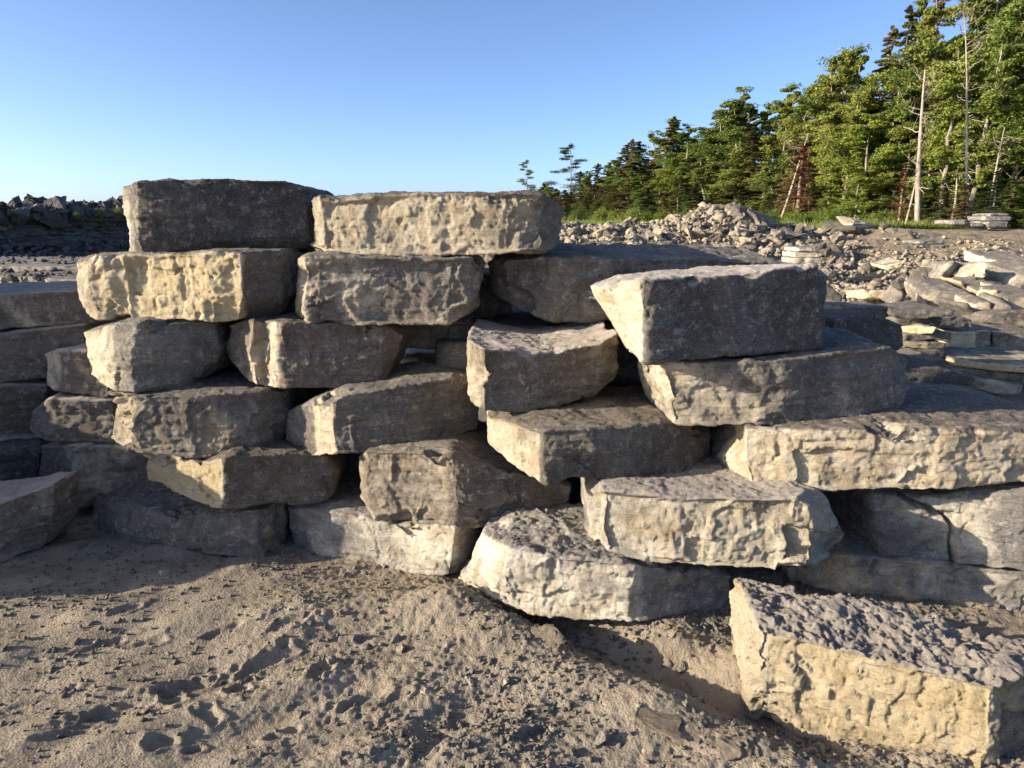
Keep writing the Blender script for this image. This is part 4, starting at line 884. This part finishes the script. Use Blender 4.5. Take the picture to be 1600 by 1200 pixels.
def pine(seed, H, w0, nl, one_side=0):
    r = np.random.RandomState(seed); V, Fc = [], []; tube(V, Fc, [(0, 0, 0), (.1, 0, H * .5), (0, 0, H)], [.16, .10, .02], 6); C = []
    for b in range(17):
        t = .38 + .62 * b / 17 + r.rand() * .02; az = r.rand() * 6.283; ln = w0 * (1.15 - t) * (.8 + .8 * r.rand()) + .3; d = np.array([math.cos(az), math.sin(az), .12])
        p0 = np.array([0, 0, t * H]); tube(V, Fc, [tuple(p0), tuple(p0 + d * ln * .6), tuple(p0 + d * ln + np.array([0, 0, .12 * ln]))], [.05, .03, .01], 4)
        for k in range(5):
            q = .45 + .6 * r.rand(); c0_ = p0 + d * ln * q + r.randn(3) * np.array([.22, .22, .05]) * ln * .5; m = nl // 85
            C.append(c0_ + r.randn(m, 3) * np.array([.26, .26, .10]) * (.45 + ln * .3))
    C.append(np.array([0, 0, H]) + r.randn(nl // 20, 3) * .2); C = np.concatenate(C); N = unit(r, len(C)) + np.array([0, 0, .6]); N /= np.linalg.norm(N, axis=1)[:, None]
    LV, LF = leaves(C, N, .13, .3, r); return mesh_np('trunk', arr(V), np.array(Fc), [M_BARK]), mesh_np('crown', LV, LF, [M_NEED], False)
def dead_tree(seed, H, rad, branches, lean=(0, 0), fork=False, twig=1.0):
    r = np.random.RandomState(seed); V, Fc = [], []; pts = []
    for i_ in range(12):
        t = i_ / 11; pts.append(Vector((lean[0] * t + .10 * math.sin(3 * t + seed), lean[1] * t + .05 * math.cos(4 * t), t * H)))
    tube(V, Fc, pts, [rad * (1 - .75 * i_ / 11) for i_ in range(12)], 9)
    for b in range(branches):
        t = .18 + .8 * r.rand() ** .8; i_ = min(10, int(t * 11)); p = pts[i_].lerp(pts[i_ + 1], t * 11 - i_); az = r.rand() * 6.283
        up = -.25 + 1.5 * max(0, t - .45); d = Vector((math.cos(az), math.sin(az), up)).normalized(); ln = (.5 + 1.1 * r.rand()) * twig * (1.6 if t > .6 else .8); bp = [p]
        for k in range(4): d = (d + Vector(r.randn(3) * .2) + Vector((0, 0, .15 if t > .5 else -.05))).normalized(); p = p + d * ln / 4; bp.append(p)
        tube(V, Fc, bp, [rad * .22 * (1 - .75 * k / 4) * (1.3 - t) + .008 for k in range(5)], 4)
        for q in range(3): e = bp[2 + q % 3] + Vector(r.randn(3)) * .28 * ln; tube(V, Fc, [bp[2 + q % 3], e], [.010, .004], 3)
    return mesh_np('trunk', arr(V), np.array(Fc), [M_DEAD])
def shrub(seed, H, w0, nl, leafm, lsize=.07):
    r = np.random.RandomState(seed); V, Fc = [], []; T = []
    for s_ in range(9):
        az = r.rand() * 6.283; a = r.rand() * .6; e = Vector((math.cos(az) * a * w0, math.sin(az) * a * w0, H * (.55 + .45 * r.rand()))); tube(V, Fc, [(0, 0, 0), tuple(e * .5 + Vector(r.randn(3) * .05)), tuple(e)], [.025, .015, .006], 4)
        for q in range(5): T.append(np.array(e[:]) * (.35 + .65 * r.rand()) + r.randn(3) * .16 * w0)
    T = np.array(T); C = T[r.randint(0, len(T), nl)] + r.randn(nl, 3) * np.array([.16, .16, .13]) * w0; C[:, 2] = np.abs(C[:, 2])
    N = unit(r, nl) + np.array([0, 0, .7]); N /= np.linalg.norm(N, axis=1)[:, None]; LV, LF = leaves(C, N, lsize, .55, r)
    return mesh_np('stem', arr(V), np.array(Fc), [M_BARK]), mesh_np('foliage', LV, LF, [leafm], False)
PR = {}
PR['leafy'] = [broadleaf(s, 12, c0, wd, 36000, sp, M_LEAF) for s, c0, wd, sp in ((1, .12, 2.6, .95), (2, .16, 2.4, .9), (3, .10, 2.8, .95), (4, .20, 2.5, .85))]
PR['thin'] = [broadleaf(s, 12, .35, 1.9, 6500, .6, M_LEAF) for s in (11, 12)]
PR['bright'] = [broadleaf(s, 12, .06, 2.7, 36000, 1, M_LEAFB) for s in (21, 22)]
PR['spruce'] = [conifer(s, 12, 2.3, 24000, M_NEED, crown0=.03, lsize=.12) for s in (31, 32, 33)]
PR['cedar'] = [conifer(s, 12, 2.1, 24000, M_CEDAR, crown0=.03, taper=.5, gap=.15, lsize=.11) for s in (41, 42)]
PR['rust'] = [conifer(51, 12, 1.6, 8000, M_RUST, crown0=.05, gap=.25, dens=.8)]
PR['pine'] = [pine(61, 12, 3.2, 7000), pine(62, 12, 2.6, 5500)]
PR['shrub'] = [shrub(s, 2.0, 1.3, 2600, M_LEAFB) for s in (71, 72)] + [shrub(73, 2.0, 1.2, 2600, M_LEAF)]
def plant(kind, px, base_y, top_y, Y, label, group=None, v=None, wide=1.0, name=None, cat='tree'):
    """tree foot at distance Y on the line of sight of px; height from the picture"""
    u = (px - 800) / F; k = 1 / (cP + (600 - base_y) / F * sP); x = u * k * Y
    z = float(height(np.array([x]), np.array([Y]), False)[0]); zt = unp(px, top_y, Y)[2]; H = max(.5, zt - z)
    tr, cr = PR[kind][(v if v is not None else rnd.randrange(len(PR[kind]))) % len(PR[kind])]
    base = 2.0 if kind == 'shrub' else 12.0; s = H / base
    e = bpy.data.objects.new(name or kind, None); COL.objects.link(e); e.location = (x, Y, z - .05); e.rotation_euler[2] = rnd.uniform(0, 6.28)
    wx = wide * (s ** .5 if kind != 'shrub' else s) * (1.3 if px < 1180 and kind not in ('shrub', 'pine') else 1.0); e.scale = (wx, wx, s); tag(e, label, cat, group)
    link('stem' if kind == 'shrub' else 'trunk', tr, e); link('foliage' if kind == 'shrub' else 'crown', cr, e); return e
ROWS = {}
def crowd(kind, row, *a, **k):
    e = plant(kind, *a, '', 'trees of the wood, ' + kind, name=NMS[kind], **k); ROWS.setdefault((kind, row), []).append((a[0], e)); return e
NMS = dict(leafy='broadleaf_tree', thin='broadleaf_tree', bright='broadleaf_tree', spruce='spruce_tree', cedar='cedar_tree', rust='dead_spruce', pine='pine_tree', shrub='shrub')
def Yline(px): return float(np.interp(px, [800, 900, 1000, 1100, 1200, 1300, 1400, 1500, 1620], [100, 84, 68, 58, 50, 44, 40, 37, 35]))
PROF = ([800, 815, 840, 870, 890, 910, 950, 985, 1010, 1040, 1060, 1080, 1100, 1150, 1180, 1200, 1230, 1270, 1310, 1340, 1370, 1395, 1450, 1500, 1620],
        [300, 300, 290, 300, 285, 280, 248, 232, 238, 190, 195, 200, 215, 150, 160, 180, 150, 125, 75, 70, 40, 10, -50, -70, -90])
def prof(px): return float(np.interp(px, *PROF))
# trees that stand out
plant('pine', 823, 340, 252, 112, 'small ragged pine at the far left end of the tree line', v=1, name='pine_tree', wide=.9)
plant('pine', 890, 340, 228, 100, 'layered pine rising above the left end of the tree line', v=0, name='pine_tree', wide=1.1)
plant('leafy', 1040, 340, 175, 66, 'dark bushy tree topping the left part of the tree line', v=1, name='broadleaf_tree', wide=.8)
plant('bright', 1068, 345, 192, 60, 'bright yellow green maple behind the rubble mound', v=0, name='broadleaf_tree', wide=1.0)
plant('leafy', 1155, 345, 122, 57, 'tall open crowned tree standing above its neighbours in the middle', v=3, name='broadleaf_tree', wide=1.0)
plant('thin', 1232, 345, 150, 52, 'leaning thin crowned tree beside the rust coloured spruce', v=0, name='broadleaf_tree')
plant('leafy', 1318, 345, 52, 46, 'tall tree with a ragged feathery crown against the sky', v=0, name='broadleaf_tree', wide=1.0)
plant('rust', 1246, 345, 225, 37, 'rust coloured dead spruce in the middle of the wood', v=0, name='dead_spruce', wide=1.5)
plant('rust', 1405, 345, 255, 32.5, 'rust brown dying spruce left of the bleached trunk', v=0, name='dead_spruce', wide=1.0)
plant('rust', 1474, 345, 272, 32.5, 'rust brown dying spruce right of the bleached trunk', v=0, name='dead_spruce', wide=1.0)
plant('spruce', 1010, 348, 295, 54, 'small dark spruce at the left foot of the tree line', v=0, name='spruce_tree', wide=1.2)
plant('spruce', 1085, 345, 285, 50, 'dark cone shaped spruce in front of the bright maple', v=1, name='spruce_tree', wide=1.3)
plant('spruce', 1385, 345, 175, 41, 'tall dark spruce left of the bleached trunk', v=2, name='spruce_tree', wide=1.2)
for (px, by, ty, Y, rad, br, ln, sd__, lb) in [(1436, 345, 105, 31.5, .13, 26, -.5, 3, 'bleached bare trunk, tallest pale dead tree before the wood'), (1519, 342, 15, 32, .075, 34, -1.6, 5, 'pale dead tree with a forked bare top at the right'),
        (1484, 343, 275, 31, .09, 5, .1, 7, 'short broken grey trunk between the two pale dead trees'), (1545, 340, 195, 32, .07, 14, .15, 9, 'thin dead pole right of the forked dead tree'),
        (1418, 343, 235, 32, .06, 10, .05, 12, 'thin bare pole left of the bleached trunk'), (1215, 335, 205, 38, .08, 10, 1.3, 14, 'slanting bare trunk beside the rust coloured spruce')]:
    x = unp(px, by, Y)[0]; z = float(height(np.array([x]), np.array([Y]), False)[0]); H = unp(px, ty, Y)[2] - z
    o = link('dead_tree', dead_tree(sd__, H, rad, br, (ln, 0), twig=.45 if rad < .15 or ty > 50 else 1.0)); o.location = (x, Y, z - .1); tag(o, lb, 'dead tree')
KL = dict(leafy='green broadleaf tree', thin='thin leafed tree', bright='bright green young tree', spruce='dark spruce', cedar='olive brown cedar')
px = 850.0
while px < 1640:                          # dense low growth inside the wood
    kind = 'spruce' if rnd.random() < .5 else 'cedar'
    crowd(kind, 'low growth inside the wood', px, 345, 345 - rnd.uniform(60, 100) * (.6 if px < 1000 else 1), Yline(px) + rnd.uniform(4, 10), wide=1.7); px += rnd.uniform(12, 20)
px = 845.0
while px < 1640:                          # back rows
    q = rnd.random(); kind = ('cedar' if q < .6 else 'leafy') if px < 1000 else ('leafy' if q < .66 else 'spruce' if q < .69 else 'thin' if q < .88 else 'cedar')
    crowd(kind, 'back row of the wood', px, 340, prof(px) - (16 if px < 1150 else 34) + rnd.uniform(0, 30), Yline(px) + rnd.uniform(2, 9), wide=rnd.uniform(.85, 1.15)); px += rnd.uniform(11, 19) * (.6 if px < 1010 else 1 if px < 1300 else 1.35)
px = 860.0
while px < 1640:                          # middle row
    q = rnd.random(); kind = ('cedar' if q < .65 else 'bright' if q < .75 else 'leafy') if px < 1000 else ('spruce' if q < .16 else 'cedar' if q < .34 else 'leafy' if q < .80 else 'bright')
    t = prof(px); crowd(kind, 'middle row of the wood', px, 345, t + (345 - t) * rnd.uniform(.18, .5), Yline(px) - rnd.uniform(0, 3)); px += rnd.uniform(15, 25) * (.6 if px < 1010 else 1 if px < 1300 else 1.3)
px = 870.0
while px < 1640:                          # front row
    q = rnd.random(); kind = 'spruce' if q < .25 else 'bright' if q < .65 else 'cedar'
    crowd(kind, 'front row of the wood', px, 348, 348 - rnd.uniform(38, 85) * (.7 if px < 1000 else 1), Yline(px) - rnd.uniform(4, 7), wide=.9); px += rnd.uniform(16, 30)
def nth(i_): return ('first second third fourth fifth sixth seventh eighth ninth tenth eleventh twelfth'.split() + ['%dth' % q if q % 10 not in (1, 2, 3) else '%d%s' % (q, {1: 'st', 2: 'nd', 3: 'rd'}[q % 10]) for q in range(13, 99)])[i_]
for (kind, row), lst in ROWS.items():
    for i_, (_, e) in enumerate(sorted(lst, key=lambda a: a[0])): e['label'] = '%s %s from the left in the %s' % (nth(i_), KL[kind], row)
SHR = []
px = 870.0; k = 0
while px < 1640:                          # shrubs at the edge
    Y = float(np.interp(px, [870, 1000, 1200, 1400, 1640], [55, 42, 36, 32, 33])) + rnd.uniform(-1, 2)
    SHR.append(px); plant('shrub', px, 345, 345 - rnd.uniform(8, 26), Y, '%s leafy shrub from the left at the sunlit foot of the wood' % nth(len(SHR) - 1), 'shrubs at the foot of the wood', name='shrub', cat='shrub', wide=rnd.uniform(.9, 1.5)); px += rnd.uniform(9, 16)
for (px, b, s, lb) in [(157, 1.0, .7, 'yellow green bush on the quarry face nearest the dark top block'), (118, .8, .45, 'small yellow green bush left of the larger one on the quarry face'), (183, .6, .8, 'yellow green bush half hidden by the dark top block'), (20, 1.2, .6, 'low bush at the far left on the quarry face'), (62, 1.4, .45, 'tiny bush between stones on the quarry face')]:
    s *= .5; x, y, _ = on_face(px, 0, b - .9); e = bpy.data.objects.new('shrub', None); COL.objects.link(e); e.location = (x, y, 1.55); e.scale = (s * .7, s * .7, s * .55); tag(e, lb, 'bush')
    st_, cr_ = PR['weed'] if 'weed' in PR else PR.setdefault('weed', shrub(77, 2.0, 1.3, 1500, M_WEED)); link('stem', st_, e); link('foliage', cr_, e)
# grass along the foot of the wood
gr = np.random.RandomState(9); n = 26000; u = gr.uniform(.03, .82, n); yl = np.interp(u, [.03, .12, .40, .62, .80], [27.5, 28, 27, 30, 34]); yy = yl + gr.rand(n) ** 1.5 * np.interp(u, [.03, .3, .8], [22, 14, 6]); xg = u * yy * 1.02
zg = height(xg, yy, False); hgt = .10 + .30 * gr.rand(n) * np.clip(.6 + fbm(np.stack([xg, yy, xg * 0], 1), 2), .2, 1.3); wd = .02 + .02 * gr.rand(n); a = gr.rand(n) * 6.283; dx, dy = np.cos(a) * wd, np.sin(a) * wd; lx = gr.randn(n) * .08
V = np.stack([np.stack([xg - dx, yy - dy, zg - .02], 1), np.stack([xg + dx, yy + dy, zg - .02], 1), np.stack([xg + lx, yy + lx * .5, zg + hgt], 1)], 1).reshape(-1, 3)
tag(link('grass', mesh_np('grass', V, np.arange(3 * n).reshape(n, 3), [M_WEED], False)), 'sunlit grass along the foot of the wood', 'grass', kind='stuff')
